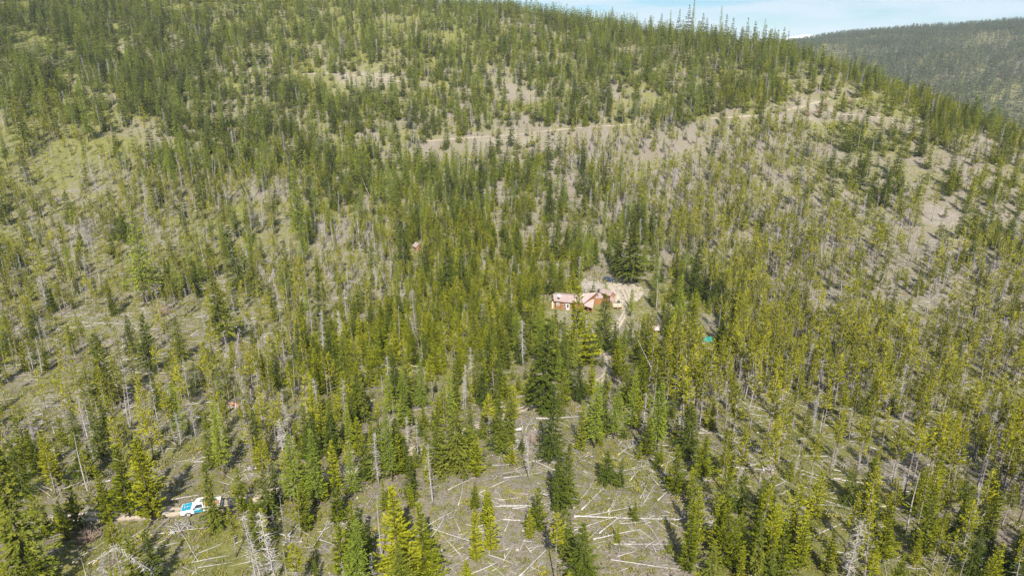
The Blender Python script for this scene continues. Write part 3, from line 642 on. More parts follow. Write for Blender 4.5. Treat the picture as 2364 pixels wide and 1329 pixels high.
fill(-260, 270, 36, 330, 2.0, 101, 40, 300)
fill(-720, 720, 200, 900, 3.2, 102, 300, 860)
# never let two hand trees' crowns be filled by map trees in their trunk
HXY = np.array([(t['x'], t['y']) for t in TREES if t['hand'] == 1]); HH = np.array([t['h'] for t in TREES if t['hand'] == 1])
TREES = [t for t in TREES if t['hand'] or np.all(np.hypot(HXY[:, 0] - t['x'], HXY[:, 1] - t['y']) > 0.10 * HH)]
rt = np.random.default_rng(5)
for t in TREES:
    t['z'] = float(T(t['x'], t['y'])); px, py, d = project(t['x'], t['y'], t['z']); t['px'], t['py'], t['d'] = float(px), float(py), float(d)
    t['size'] = t['h'] * FPX / t['d']; t['var'] = int(rt.integers(NV[t['kind']]))
    if t['kind'] == 'pine' and t['py'] > 600 and t['px'] > 1500 and rt.random() < .85: t['var'] = int(rt.choice([0, 1, 3, 5, 6, 7, 9, 11]))
    t['rz'] = rt.random() * 6.283
    tl = abs(rt.normal()) * (2.2 if t['kind'] in ('pine', 'snag') else 1.1)
    if t['kind'] == 'snag' and rt.random() < .14: tl = 10 + 18 * rt.random()
    t['tilt'] = tl; t['ta'] = rt.random() * 6.283
    top = t['py'] - t['size']; t['vis'] = -20 < t['px'] < PW + 20 and top < PH - 10 and t['py'] > 2

# ------------------------------------------------------------------ labels
SHRUB_P = hit(376, 728); RED_P = hit(550, 936)
def place(t):
    for k, r_, ph in (('truck', 9, 'beside the turquoise and white pickup'), ('car', 7, 'next to the dark parked car'), ('house', 19, 'close to the house with pink metal roofs'), ('shed', 9, 'beside the small brown shed'),
                      ('shelter', 8, 'by the low pink roofed shelter'), ('tarp', 8, 'by the green tarp')):
        if math.hypot(t['x'] - LM[k][0], t['y'] - LM[k][1]) < r_: return ph
    if t['hand'] == 2: return 'on the skyline of the hill'
    i = int(min(max(t['py'] / (PH / 13), 0), 12)); j = int(min(max(t['px'] / (PW / 20), 0), 19)); m = MIX[i][j]
    if t.get('rd', 99) < 4 and np.hypot(t['x'], t['y']) < 230: return 'at the edge of the rutted dirt track'
    if i <= 2: return 'on the forested hillside above the logging roads'
    near = lambda q, r_: math.hypot(t['x'] - q[0], t['y'] - q[1]) < r_
    if m == 'o':
        if near(SHRUB_P, 22): return 'around the opening with a large leafless shrub'
        if near(RED_P, 14): return 'near the rust-red rotten wood'
        if near(LM['truck'], 26): return 'on the grassy bank above the pickup'
        if near(LM['shed'], 45): return 'on the slope left of the brown shed'.replace('left of', 'beside')
        if i <= 4: return 'on the yellow grass slope below the hillside'
    if m == 'p':
        if near(LM['tarp'], 30): return 'in the pine stand around the green tarp'
        if i >= 9 and j <= 15: return 'in the pine stand beside the log-strewn clearing'
        if i <= 7: return 'in the pine stand uphill of the green tarp'
    if m == 'o': return 'on the grassy slope of scattered fallen logs'
    if m == 'p': return 'in the stand of bare-trunked pines'
    if m == 't': return 'on the thinned slope of grey dead trees'
    if m == 'c': return 'in the bare clearing strewn with grey logs' if i > 7 else 'on the open bare slope below the logging road'
    if m == 'y': return 'in the thick young growth around the house' if 5 <= i <= 9 and 5 < j < 15 else 'among the young pines'
    return 'in the mixed forest around the house' if 3 < i < 10 else ('in the mixed trees below the dirt track' if i >= 10 else 'in the forest at the foot of the hillside')
ADJ = {'fir': ['full-skirted', 'narrow', 'ragged', 'broad', 'open-based'], 'young': ['dense', 'narrow', 'bushy', 'bare-footed', 'rounded'], 'pine': ['thin-crowned', 'high-crowned', 'longer-crowned', 'tuft-topped', 'low-branched', 'slender'],
       'larch': ['feathery', 'wide feathery', 'slim feathery', 'soft'], 'snag': ['twiggy', 'half-bare', 'densely twigged', 'nearly branchless']}
NOUN = {'fir': ('fir_tree', 'dark green fir', 'fir tree'), 'young': ('young_pine', 'bright green young pine', 'young pine'), 'pine': ('pine_tree', 'yellow-green pine', 'pine tree'), 'larch': ('larch_tree', 'pale green larch', 'larch'), 'snag': ('dead_tree', 'grey dead tree', 'dead tree')}
MED = {}
for k in NV:
    hs = [t['h'] for t in TREES if t['kind'] == k and t['vis']]; MED[k] = np.percentile(hs, [15, 40, 65, 88]) if hs else (4, 6, 8, 10)
def tree_label(t):
    k = t['kind']; sz = ['stunted', 'short', 'mid-height', 'tall', 'very tall'][int(np.searchsorted(MED[k], t['h']))]
    lean = 'leaning ' if t['tilt'] > 9 else ('slightly leaning ' if t['tilt'] > 3.2 else '')
    lb = f"{sz} {lean}{ADJ[k][t['var'] % len(ADJ[k])]} {NOUN[k][1]} {t['place']}"
    if len(lb.replace('-', ' ').split()) > 15: lb = lb.replace('slightly ', '')
    nb = t.get('nb')
    if nb in ('alone', 'pair'):
        ex = ' standing alone' if nb == 'alone' else ' growing as a pair'
        return (lb + ex if len((lb + ex).replace('-', ' ').split()) <= 16 else lb), f"{NOUN[k][2]}{'es' if k == 'larch' else 's'} {t['place']}"
    if nb and len((lb + f' next to a {nb}').replace('-', ' ').split()) <= 16: lb += f' next to a {nb}'
    return lb, f"{NOUN[k][2]}{'es' if k == 'larch' else 's'} {t['place']}"

# ------------------------------------------------------------------ stuff by geometry nodes
def stuff(name, meshes, pos, rot, scl, vid, label, category=None):
    n = len(pos); me = bpy.data.meshes.new(name); me.vertices.add(n); me.vertices.foreach_set('co', np.asarray(pos, np.float32).ravel())
    for nm, tp, arr, key in (('rot', 'FLOAT_VECTOR', rot, 'vector'), ('scl', 'FLOAT_VECTOR', scl, 'vector'), ('vid', 'INT', vid, 'value')):
        a = me.attributes.new(nm, tp, 'POINT'); a.data.foreach_set(key, np.asarray(arr, np.int32 if tp == 'INT' else np.float32).ravel())
    ob = link(name, me, kind='stuff', label=label)
    col = bpy.data.collections.new(name + '_shapes')
    for i, m in enumerate(meshes):
        po = bpy.data.objects.new(f'{name}_shape_{i:03d}', m); col.objects.link(po)
    ng = bpy.data.node_groups.new(name + '_nodes', 'GeometryNodeTree')
    ng.interface.new_socket('Geometry', in_out='INPUT', socket_type='NodeSocketGeometry'); ng.interface.new_socket('Geometry', in_out='OUTPUT', socket_type='NodeSocketGeometry')
    gi = N(ng, 'NodeGroupInput'); go = N(ng, 'NodeGroupOutput'); ip = N(ng, 'GeometryNodeInstanceOnPoints'); ci = N(ng, 'GeometryNodeCollectionInfo')
    ci.inputs['Collection'].default_value = col; ci.inputs['Separate Children'].default_value = True; ci.inputs['Reset Children'].default_value = True
    def at(nm, tp):
        a = N(ng, 'GeometryNodeInputNamedAttribute', data_type=tp); a.inputs['Name'].default_value = nm; return a.outputs['Attribute']
    er = N(ng, 'FunctionNodeEulerToRotation'); ng.links.new(at('rot', 'FLOAT_VECTOR'), er.inputs[0])
    ip.inputs['Pick Instance'].default_value = True
    ng.links.new(gi.outputs[0], ip.inputs['Points']); ng.links.new(ci.outputs[0], ip.inputs['Instance']); ng.links.new(at('vid', 'INT'), ip.inputs['Instance Index'])
    ng.links.new(er.outputs[0], ip.inputs['Rotation']); ng.links.new(at('scl', 'FLOAT_VECTOR'), ip.inputs['Scale']); ng.links.new(ip.outputs[0], go.inputs[0])
    md = ob.modifiers.new('instances', 'NODES'); md.node_group = ng
    return ob

# ------------------------------------------------------------------ plant the trees
rdv = road_dist(np.array([t['x'] for t in TREES]), np.array([t['y'] for t in TREES]))
for t, q in zip(TREES, rdv): t['rd'] = float(q); t['place'] = place(t)
TX = np.array([t['x'] for t in TREES]); TY = np.array([t['y'] for t in TREES]); TK = np.array([t['kind'] for t in TREES]); TH = np.array([t['h'] for t in TREES])
SHORT = {'fir': 'fir', 'young': 'young pine', 'pine': 'bare-trunked pine', 'larch': 'larch', 'snag': 'dead tree'}
for i, t in enumerate(TREES):
    if t['size'] < 20 or not t['vis']: continue
    d = np.hypot(TX - t['x'], TY - t['y']); d[i] = 99; j = int(np.argmin(d))
    if d[j] > 3.6: t['nb'] = 'alone'
    if d[j] < 1.3 and TK[j] == t['kind']: t['nb'] = 'pair'
    if d[j] < 2.4 and TK[j] != t['kind']: t['nb'] = ('taller ' if TH[j] > t['h'] * 1.2 else ('shorter ' if TH[j] < t['h'] * .8 else '')) + SHORT[str(TK[j])]
def euler_of(t):
    q = Matrix.Rotation(R(t['tilt']), 4, Vector((math.cos(t['ta']), math.sin(t['ta']), 0))) @ Matrix.Rotation(t['rz'], 4, 'Z')
    return q.to_euler()
LIMIT = 300
for kind in ('pine', 'fir', 'young', 'larch', 'snag'):
    lst = sorted([t for t in TREES if t['kind'] == kind], key=lambda t: -t['size'] if t['vis'] else 1e3 - t['size'])
    ind = [t for t in lst[:LIMIT] if t['vis']]; rest = [t for t in lst if t not in ind] if len(lst) < 400 else lst[len(ind):]
    for t in ind:
        s = t['h'] / 10; name, noun, cat = NOUN[kind]; lb, gp = tree_label(t)
        lo = 0 if (t['size'] > 42 or kind == 'snag') else 1
        if t['h'] * t['w'] > 9.5 and t['size'] > 85 and kind != 'snag': lo = 3
        pr = PRO[kind, lo][t['var']]
        root = link(name, None, loc=(t['x'], t['y'], t['z'] - .05), label=lb, category=cat, group=gp)
        root.rotation_euler = euler_of(t); root.scale = (s * t['w'], s * t['w'], s); root.empty_display_size = .3
        link('trunk', pr['trunk'], root); link('crown', pr['crown'], root) if kind != 'snag' else link('branches', pr['crown'], root, kind='stuff')
        if pr['dead']: link('dead_branches', pr['dead'], root, kind='stuff')
    if rest:
        nv = NV[kind]; los = (0, 1) if kind != 'snag' else (0,)
        ms = [PRO[kind, lo][v]['whole'] for lo in los for v in range(nv)]
        vid = [t['var'] + (nv if (t['size'] < 45 and kind != 'snag') else 0) for t in rest]
        stuff(NOUN[kind][0] + '_forest', ms, [(t['x'], t['y'], t['z'] - .05) for t in rest], [tuple(euler_of(t)) for t in rest],
              [(t['h'] / 10 * t['w'],) * 2 + (t['h'] / 10,) for t in rest], vid, f"further {NOUN[kind][2]}s filling the forested hillside")
# far wooded ridge
x, y, z, px, py, d, rr, r = scatter(250, 2600, 760, 2750, 6.4, 303)
ok = (rr > 900) & (rr < 2900) & (r.random(len(x)) < np.clip(.75 + fbm(x / 110, y / 110, 71, 4) * 2.4, .12, 1))
pos = np.stack([x, y, z - .2], 1)[ok]; n = len(pos); hh = (6 + 15 * r.random(n) ** 1.5) / 10
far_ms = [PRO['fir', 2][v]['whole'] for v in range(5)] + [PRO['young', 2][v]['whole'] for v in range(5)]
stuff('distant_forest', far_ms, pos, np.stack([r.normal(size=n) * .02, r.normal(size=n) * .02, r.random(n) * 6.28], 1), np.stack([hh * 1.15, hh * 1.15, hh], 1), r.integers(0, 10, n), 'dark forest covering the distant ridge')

# ------------------------------------------------------------------ fallen logs
def log_mesh(r, L, rad, mats, stubs=6, bend=.15):
    bend = bend * 1.6
    n = 6; t = np.linspace(0, 1, n); ph = r.random() * 6
    pts = np.stack([t * L, bend * np.sin(t * 3 + ph) - bend * math.sin(ph), .03 * np.sin(t * 5 + ph)], 1)
    V, F4, F3 = tube(pts, rad * (1 - .62 * t), 7); VV = [V]; A4 = [F4]; A3 = [F3]; o = len(V)
    for k in range(stubs):
        f = .3 + .65 * r.random(); p = np.array([f * L, np.interp(f, t, pts[:, 1]), 0]); a = r.random() * 3.14 ; ln = .25 + .7 * r.random() * (1.1 - f)
        d = np.array([.35 + .3 * r.random(), math.cos(a), math.sin(a) * .8 + .1]); q = p + d * ln
        v, f4, f3 = tube([p, q], [.03, .012], 4); VV.append(v); A4.append(f4 + o); A3.append(f3 + o); o += len(v)
    return mesh_np('fallen_log', np.concatenate(VV), [np.concatenate(A3), np.concatenate(A4)], mats)
rl = np.random.default_rng(91)
LOGP = [log_mesh(rl, 8.0, .068 + .018 * (k % 3), [M['log'] if k < 7 else M['logdark']], 4 + k % 5, .05 + .05 * (k % 4)) for k in range(10)]
def Z8(a): return (780 + a[0] / 2.954, 879 + a[1] / 2.954)
def Z9(a): return (1564 + a[0] / 2.954, 879 + a[1] / 2.954)
def Z7(a): return (a[0] / 2.954, 879 + a[1] / 2.954)
def Z4(a): return (a[0] / 2.954, 440 + a[1] / 2.954)
HL = [(Z8, [(1095,815,1475,762),(945,870,1290,852),(1170,575,1340,755,1),(1610,930,2110,860),(1610,925,2360,942),(1660,880,1860,710),(1600,1025,1960,880),(1780,1045,2110,765),(1990,685,2120,545),(2010,935,2185,690),(2060,800,2160,620),(2120,540,2220,660),(1740,1080,2090,1020),(1880,1115,2320,1095),(2240,1150,2255,1329),(2050,905,2200,1095),(1840,890,1925,740),(1310,1160,1390,1120),(1130,1225,1200,1100),(1905,1195,2045,1168),(2035,1260,2110,1215),(560,895,680,1000),(595,1000,840,860),(820,850,865,685),(810,1060,905,1040),(1915,550,2020,435,1),(1150,485,1280,395),(1440,760,1475,850),(1770,1140,1830,1095),(1500,1235,1545,1265),(1425,860,1490,920),(1920,970,2110,972),(2015,940,2085,1090),(2220,640,2270,540),(2180,820,2330,640),(1000,1215,1140,1329),(640,1320,775,1322),(650,1160,775,1220,1),(1650,810,1770,690),(2230,700,2350,890),(2280,660,2320,800)]),
      (Z9, [(170,675,370,690),(430,795,490,690),(600,835,1060,905),(380,585,620,615),(540,660,650,668),(400,675,450,595),(280,655,330,600),(585,930,700,865),(700,1020,930,1008),(930,1060,1240,925),(1150,1250,1300,1095),(430,1200,590,1150),(510,1245,600,1300),(500,1329,600,1290),(1000,1220,1290,1295),(1760,1040,1910,950),(1390,1200,1430,1329),(950,845,1150,850),(245,230,385,490),(690,370,840,410),(2080,530,2330,690),(60,1100,200,1100),(130,1125,200,1175),(1630,1280,1740,1282),(2000,1310,2120,1280),(1690,760,1790,700),(620,740,790,650),(800,700,890,830),(740,640,830,600),(1290,725,1380,745),(1310,900,1450,960),(2160,630,2250,760),(1030,1290,1200,1329)]),
      (Z7, [(20,345,310,190),(1160,1040,1200,990),(1080,1110,1340,960),(1240,1040,1360,1220),(1290,950,1290,1060),(630,1250,780,1100),(660,1290,790,1130),(1340,1180,1530,1100),(1290,1240,1560,1200),(1310,1320,1460,1150),(1350,1275,1590,1230),(2145,1125,2360,800),(1920,290,2030,200),(910,310,1000,200),(490,720,555,580,1),(1520,205,1580,290),(2130,1329,2290,1200),(220,395,310,260,1)]),
      (Z4, [(640,905,1140,925),(1065,1005,1330,870),(1240,885,1430,850),(790,1105,1130,1035),(370,1130,450,1185),(1600,1265,1690,1175),(1075,285,1330,260),(1160,885,1330,730),(1290,850,1380,760),(350,450,550,760),(490,410,555,515),(1830,190,1930,190),(1950,1310,2050,1260),(2090,780,2160,700),(1740,1140,1880,1030),(510,685,600,690),(660,850,900,790),(380,1020,640,930),(1300,990,1440,900),(0,320,120,290),(20,150,70,130),(1480,300,1590,290),(640,905,720,860),(2080,690,2240,685),(2300,700,2363,800)])]
LOGS = []
for zf, ls in HL:
    for l in ls:
        a = hit(*zf(l[:2])); b = hit(*zf(l[2:4]))
        LOGS.append((a, b, len(l) > 4))
n_hand = len(LOGS)
LD = {'o': .056, 'c': .10, 'p': .056, 't': .060, 'y': .008, 'm': .010, 'f': .002}
x, y, z, px, py, d, rr, r = scatter(-230, 250, 38, 390, 2.5, 404)
ci, cj = cellmix(px, py); ld = np.array([LD[MIX[i][j]] for i, j in zip(ci, cj)]) * np.interp(rr, [0, 240, 400], [1, .8, .25]) * np.clip(1 + fbm(x / 12, y / 12, 66, 3) * 3, .1, 2.5)
ok = (r.random(len(x)) < ld * 6.25) & ~blocked(x, y) & (road_dist(x, y) > 1.5)
for k in np.flatnonzero(ok):
    L = 1.6 + 8.5 * r.random() ** 1.6; a = r.normal() * .7 + (0 if r.random() < .65 else 1.57); dx, dy = math.cos(a) * L, math.sin(a) * L
    LOGS.append((np.array([x[k], y[k], z[k]]), np.array([x[k] + dx, y[k] + dy, float(T(x[k] + dx, y[k] + dy))]), r.random() < .22))
def log_size(a, b):
    p = (a + b) / 2; return np.linalg.norm(a - b) * FPX / (p[1] * CP - p[2] * SP)
order = list(range(n_hand)) + sorted(range(n_hand, len(LOGS)), key=lambda k: -log_size(*LOGS[k][:2]))
rest = []
for q, k in enumerate(order):
    a, b, dark = LOGS[k]; L = float(np.linalg.norm(b - a)); v = (7 + k % 3) if dark else k % 7
    dv = Vector(b - a); e = dv.to_track_quat('X', 'Z').to_euler(); rs = min(1.15, max(.6, (L / 8) ** .5)) * (.8 + .4 * ((k * 37) % 10) / 10); loc = (a[0], a[1], a[2] + .10 * rs); sc = (L / 8, rs, rs)
    if q < 300:
        t = dict(x=a[0], y=a[1], hand=0, rd=99); ppx, ppy, _ = project(*a); t['px'], t['py'] = float(ppx), float(ppy)
        sz = 'short' if L < 4.5 else ('long' if L > 8.5 else 'medium-length'); an = abs(math.degrees(math.atan2(b[1] - a[1], b[0] - a[0]))) % 180
        ori = 'lying across the slope' if an < 30 or an > 150 else ('lying downslope' if 60 < an < 120 else 'lying aslant')
        o = link('fallen_log', LOGP[v], loc=loc, label=f"{sz} {'dark grey' if dark else 'bleached'} log {ori} {place(t)}", category='log', group=f"fallen logs {place(t)}")
        o.rotation_euler = e; o.scale = sc
    else: rest.append((loc, tuple(e), sc, v))
if rest: stuff('fallen_timber', LOGP, [q[0] for q in rest], [q[1] for q in rest], [q[2] for q in rest], [q[3] for q in rest], 'further bleached logs lying among the trees')

# ------------------------------------------------------------------ ground cover: grass tufts, low shrubs, litter, stones
def cluster(r, kind):
    t = Tufts()
    if kind == 'grass':
        n = 26; P = np.concatenate([r.normal(size=(n, 2)) * .32, np.zeros((n, 1))], 1); D = np.concatenate([r.normal(size=(n, 2)) * .8, np.ones((n, 1))], 1)
        t.quad(P, D, .16 + .2 * r.random(n), .05, r); m = M['grass']
    elif kind == 'low':
        n = 60; a = r.random(n) * 6.28; q = r.random(n) ** .5 * .7; P = np.stack([np.cos(a) * q, np.sin(a) * q, r.random(n) * .35 * (1.1 - q)], 1)
        t.quad(P, np.stack([np.cos(a), np.sin(a), .4 + r.random(n)], 1), .2 + .12 * r.random(n), .07, r); m = M['low']
    elif kind == 'litter':
        n = 9; P = np.concatenate([r.normal(size=(n, 2)) * .7, .03 + .1 * r.random((n, 1))], 1); D = np.concatenate([r.normal(size=(n, 2)), r.normal(size=(n, 1)) * .12], 1)
        t.spike(P, P + D * (.5 + .8 * r.random((n, 1))), .03, r); m = M['twig']
    else:  # bare shrub
        n = 130; a = r.random(n) * 6.28; q = .12 * r.random(n); P = np.stack([np.cos(a) * q, np.sin(a) * q, np.zeros(n)], 1); s_ = .25 + .75 * r.random(n)
        Q = np.stack([np.cos(a) * s_, np.sin(a) * s_, .5 + 1.0 * r.random(n) * (1.2 - s_ * .6)], 1); t.spike(P, Q, .018, r)
        k = 200; i = r.integers(0, n, k); f = .35 + .6 * r.random(k); p = P[i] + (Q[i] - P[i]) * f[:, None]; t.spike(p, p + r.normal(size=(k, 3)) * .2 + np.array([0, 0, .15]), .012, r); m = M['shrub']
    V, F, ti = t.arrays(); return mesh_np(kind + '_clump', V, F, [m], fattr={'tint': ti})
rc = np.random.default_rng(17)
def cover(name, kind, s, seed, rmax, prob, smin, smax, label):
    x, y, z, px, py, d, rr, r = scatter(-240, 250, 38, rmax, s, seed)
    g = T_attr(GREENMAP, x, y); b = T_attr(BARE, x, y); ok = (r.random(len(x)) < prob(g, b, x, y)) & (road_dist(x, y) > .15) & (np.hypot(x - LM['house'][0], y - LM['house'][1]) > 10)
    n = int(ok.sum()); sc = smin + (smax - smin) * r.random(n) ** 1.5
    stuff(name, [cluster(rc, kind) for _ in range(5)], np.stack([x, y, z - .02], 1)[ok], np.stack([r.normal(size=n) * .1, r.normal(size=n) * .1, r.random(n) * 6.28], 1), np.stack([sc * (.8 + .5 * r.random(n)), sc, sc * (.7 + .5 * r.random(n))], 1), r.integers(0, 5, n), label)
def T_attr(A, x, y):
    i = np.clip(np.searchsorted(XS, x), 0, len(XS) - 1); j = np.clip(np.searchsorted(YS, y), 0, len(YS) - 1); return A[i, j]
cover('grass', 'grass', 0.95, 51, 250, lambda g, b, x, y: np.clip(.3 + .75 * g - .7 * b, 0, .95) * np.clip(.8 + fbm(x / 5, y / 5, 61, 3) * 3, 0, 1), .6, 1.7, 'dry yellow-green grass tufts on the forest floor')
cover('low_shrubs', 'low', 2.2, 52, 380, lambda g, b, x, y: np.clip(.35 + .3 * g - .8 * b, 0, 1) * np.clip(.55 + fbm(x / 9, y / 9, 62, 3) * 4, 0, 1), .5, 1.5, 'low green and yellowish shrubs over the forest floor')
cover('fallen_branches', 'litter', 1.25, 53, 300, lambda g, b, x, y: np.clip(.55 - b * .5, 0, 1) * np.clip(.5 + fbm(x / 7, y / 7, 63, 3) * 4, 0, 1), .6, 2.0, 'pale broken branches littering the ground')
def stone(r):
    bm = bmesh.new(); bmesh.ops.create_icosphere(bm, subdivisions=1, radius=1)
    for v in bm.verts: v.co *= .7 + .6 * r.random()
    me = bpy.data.meshes.new('stone'); bm.to_mesh(me); bm.free(); me.materials.append(M['rock']); return me
x, y, z, px, py, d, rr, r = scatter(-240, 250, 38, 300, 1.6, 54)
ok = r.random(len(x)) < np.clip(.12 + T_attr(BARE, x, y) * .4, 0, 1) * np.clip(.6 + fbm(x / 6, y / 6, 64, 3) * 4, 0, 1); ok &= (road_dist(x, y) > .3) & (np.hypot(x - LM['house'][0], y - LM['house'][1]) > 9)
n = int(ok.sum()); sc = .08 + .22 * r.random(n) ** 2
stuff('stones', [stone(r) for _ in range(4)], np.stack([x, y, z], 1)[ok], r.random((n, 3)) * 6, np.stack([sc, sc, sc * .7], 1), r.integers(0, 4, n), 'small pale stones on bare soil')
# stony bank behind the house
c = hit(1368, 658); n = 900; r = np.random.default_rng(8); x = c[0] + r.normal(size=n) * 3.6; y = c[1] + r.normal(size=n) * 5.0; ok = np.hypot(x - LM['house'][0], y - LM['house'][1] - 2) > 7
x, y = x[ok], y[ok]; n = len(x); sc = .08 + .22 * r.random(n) ** 2
stuff('rubble', [stone(r) for _ in range(4)], np.stack([x, y, T(x, y)], 1), r.random((n, 3)) * 6, np.stack([sc * 1.4, sc, sc * .8], 1), r.integers(0, 4, n), 'pale rubble and broken stone heaped behind the house')
# bare shrubs: single things
SHP = [cluster(rc, 'bare') for _ in range(4)]
for k, (px, py, w, wh) in enumerate([(376, 728, 48, 'in the grassy opening'), (438, 645, 20, 'in the grassy opening'), (398, 648, 18, 'in the grassy opening'), (412, 678, 22, 'in the grassy opening'), (1226, 1020, 40, 'beside the tipped stump'), (205, 1250, 66, 'below the dirt track'), (1298, 200, 26, 'on the hillside above the logging road'), (1890, 262, 30, 'beside the curving logging road'), (1865, 268, 22, 'beside the curving logging road'), (1905, 246, 26, 'beside the curving logging road'), (1960, 240, 26, 'beside the curving logging road'), (1975, 285, 18, 'beside the level logging road'), (2215, 410, 22, 'on the open bare slope'), (183, 316, 20, 'in the yellow grass below the hillside'), (228, 272, 20, 'in the yellow grass below the hillside'), (1292, 1180, 26, 'in the bare clearing'), (305, 785, 30, 'among the scattered logs'), (880, 190, 20, 'by the short upper logging road'), (1070, 560, 24, 'in the young growth'), (1650, 222, 20, 'on the hillside above the logging road')]):
    p = hit(px, py); s_ = w / 2 * (p[1] * CP - p[2] * SP) / FPX
    o = link('bare_shrub', SHP[k % 4], loc=(p[0], p[1], p[2] - .03), label=f"{'large' if s_ > 1.9 else 'small'} leafless {'mauve-brown' if k % 2 else 'grey-brown'} shrub {wh}", category='shrub', group='leafless shrubs'); o.scale = (s_, s_, s_ * .9); o.rotation_euler = (0, 0, k * 1.3)

# ------------------------------------------------------------------ built things: helpers
def obj_bm(name, bm, m, parent=None, smooth_=False, **props):
    bmesh.ops.recalc_face_normals(bm, faces=bm.faces[:]); me = bpy.data.meshes.new(name); bm.to_mesh(me); bm.free(); me.materials.append(M[m] if isinstance(m, str) else m)
    if smooth_: me.polygons.foreach_set('use_smooth', np.ones(len(me.polygons), bool))
    return link(name, me, parent, **props)
def box(bm, c, s, rz=0.0, bev=0.0):
    r_ = bmesh.ops.create_cube(bm, size=1.0); vs = r_['verts']
    for v in vs: v.co = Vector((v.co.x * s[0], v.co.y * s[1], v.co.z * s[2]))
    bmesh.ops.rotate(bm, verts=vs, cent=(0, 0, 0), matrix=Matrix.Rotation(rz, 3, 'Z')); bmesh.ops.translate(bm, verts=vs, vec=c)
    if bev: bmesh.ops.bevel(bm, geom=list({e for v in vs for e in v.link_edges}), offset=bev, segments=2, affect='EDGES')
def bx(name, c, s, m, parent, rz=0.0, bev=0.0, **p):
    bm = bmesh.new(); box(bm, c, s, rz, bev); return obj_bm(name, bm, m, parent, **p)
def beam(bm, a, b, w):
    a = Vector(a); b = Vector(b); d = b - a; q = d.to_track_quat('Z', 'Y'); r_ = bmesh.ops.create_cube(bm, size=1.0)
    for v in r_['verts']: v.co = q @ Vector((v.co.x * w, v.co.y * w, (v.co.z + .5) * d.length)) + a
def bar(name, a, b, w, m, parent, **p):
    bm = bmesh.new(); beam(bm, a, b, w); return obj_bm(name, bm, m, parent, **p)
def slab(name, pts, th, m, parent, **p):
    """a flat panel of any outline with thickness below it"""
    bm = bmesh.new(); top = [bm.verts.new(q) for q in pts]; n = Vector((0, 0, 0))
    P = [Vector(q) for q in pts]
    for i in range(len(P)): n += P[i].cross(P[(i + 1) % len(P)])
    n.normalize(); n = -n if n.z < 0 else n
    if abs(n.z) < .05 and n.y > 0: n = -n
    bot = [bm.verts.new(q - n * th) for q in P]; bm.faces.new(top); bm.faces.new(bot[::-1])
    for i in range(len(P)): j = (i + 1) % len(P); bm.faces.new((top[i], top[j], bot[j], bot[i]))
    return obj_bm(name, bm, m, parent, **p)
def ribs(parent, e0, e1, r0, r1, n, m):
    """raised seams of a metal roof, each from eave to ridge"""
    for k in range(n + 1):
        f = k / n; a = Vector(e0).lerp(Vector(e1), f); b = Vector(r0).lerp(Vector(r1), f)
        bar('seam', a + Vector((0, 0, .03)), b + Vector((0, 0, .03)), .045, m, parent)
def thing(name, loc, label, cat, rz=0.0, **p):
    o = link(name, None, loc=loc, label=label, category=cat, **p); o.rotation_euler = (0, 0, rz); o.empty_display_size = .5; return o

# ------------------------------------------------------------------ the house
def PZ(zx, zy, z):
    d = ray(1220 + zx / 7.384, 600 + zy / 7.384); return Vector(d * ((HOUSE_Z + z) / d[2]))
org = PZ(405, 830, 0); hs = thing('house', tuple(org), 'long wooden house with faded pink metal roofs and a deck', 'house')
def Q(zx, zy, z): return PZ(zx, zy, z) - org
UPZ = Vector((0, 0, 1))
def gable(prefix, eL, eR, rL, rR, matn, wallm, nrib, inset=.45, skirt=True):
    """two roof slopes over a walled block, from the photographed slope's four corners"""
    off = ((rL + rR) - (eL + eR)) / 2; run = Vector((off.x, off.y, 0)); fL = eL + run * 2; fR = eR + run * 2
    f = slab('roof', [eL, eR, rR, rL], .10, matn, hs); ribs(f, eL, eR, rL, rR, nrib, matn)
    slab('roof', [rL + UPZ * .004, rR + UPZ * .004, fR, fL], .10, matn, hs)
    ax = (eR - eL).normalized(); rn = run.normalized(); w = [eL + ax * inset + rn * inset, eR - ax * inset + rn * inset, fR - ax * inset - rn * inset, fL + ax * inset - rn * inset]
    slp = (rL.z - eL.z) / run.length; zt = eL.z + slp * inset - .17; bm = bmesh.new()
    lo = [bm.verts.new((p.x, p.y, -.3)) for p in w]; hi = [bm.verts.new((p.x, p.y, zt)) for p in w]
    pk = [bm.verts.new(((w[0].x + w[3].x) / 2, (w[0].y + w[3].y) / 2, rL.z - .17)), bm.verts.new(((w[1].x + w[2].x) / 2, (w[1].y + w[2].y) / 2, rL.z - .17))]
    bm.faces.new((lo[0], lo[1], hi[1], hi[0])); bm.faces.new((lo[2], lo[3], hi[3], hi[2])); bm.faces.new((lo[1], lo[2], hi[2], pk[1], hi[1])); bm.faces.new((lo[3], lo[0], hi[0], pk[0], hi[3]))
    bm.faces.new((hi[0], hi[1], pk[1], pk[0])); bm.faces.new((hi[2], hi[3], pk[0], pk[1])); bm.faces.new(lo[::-1])
    obj_bm('wall', bm, wallm, hs); bar('fascia', eL - UPZ * .09, eR - UPZ * .09, .13, 'wooddk', hs); bar('fascia', eR - UPZ * .06 + ax * .03, rR - UPZ * .06 + ax * .03, .15, 'wooddk', hs); bar('fascia', eL - UPZ * .06 - ax * .03, rL - UPZ * .06 - ax * .03, .15, 'wooddk', hs)
    return w
eL, eR, rL, rR = Q(436, 697, 2.65), Q(760, 728, 2.65), Q(805, 604, 3.55), Q(420, 580, 3.55)
wA = gable('a', eL, eR, rR, rL, 'roof', 'wood', 9)
fd = (wA[1] - wA[0]); fd.z = 0; fl = fd.length; fd.normalize(); fn = Vector((fd.y, -fd.x, 0)); fa = math.atan2(fd.y, fd.x)
def on_front(s_, z, o=.03): p = wA[0] + fd * s_ + fn * o; return Vector((p.x, p.y, z))
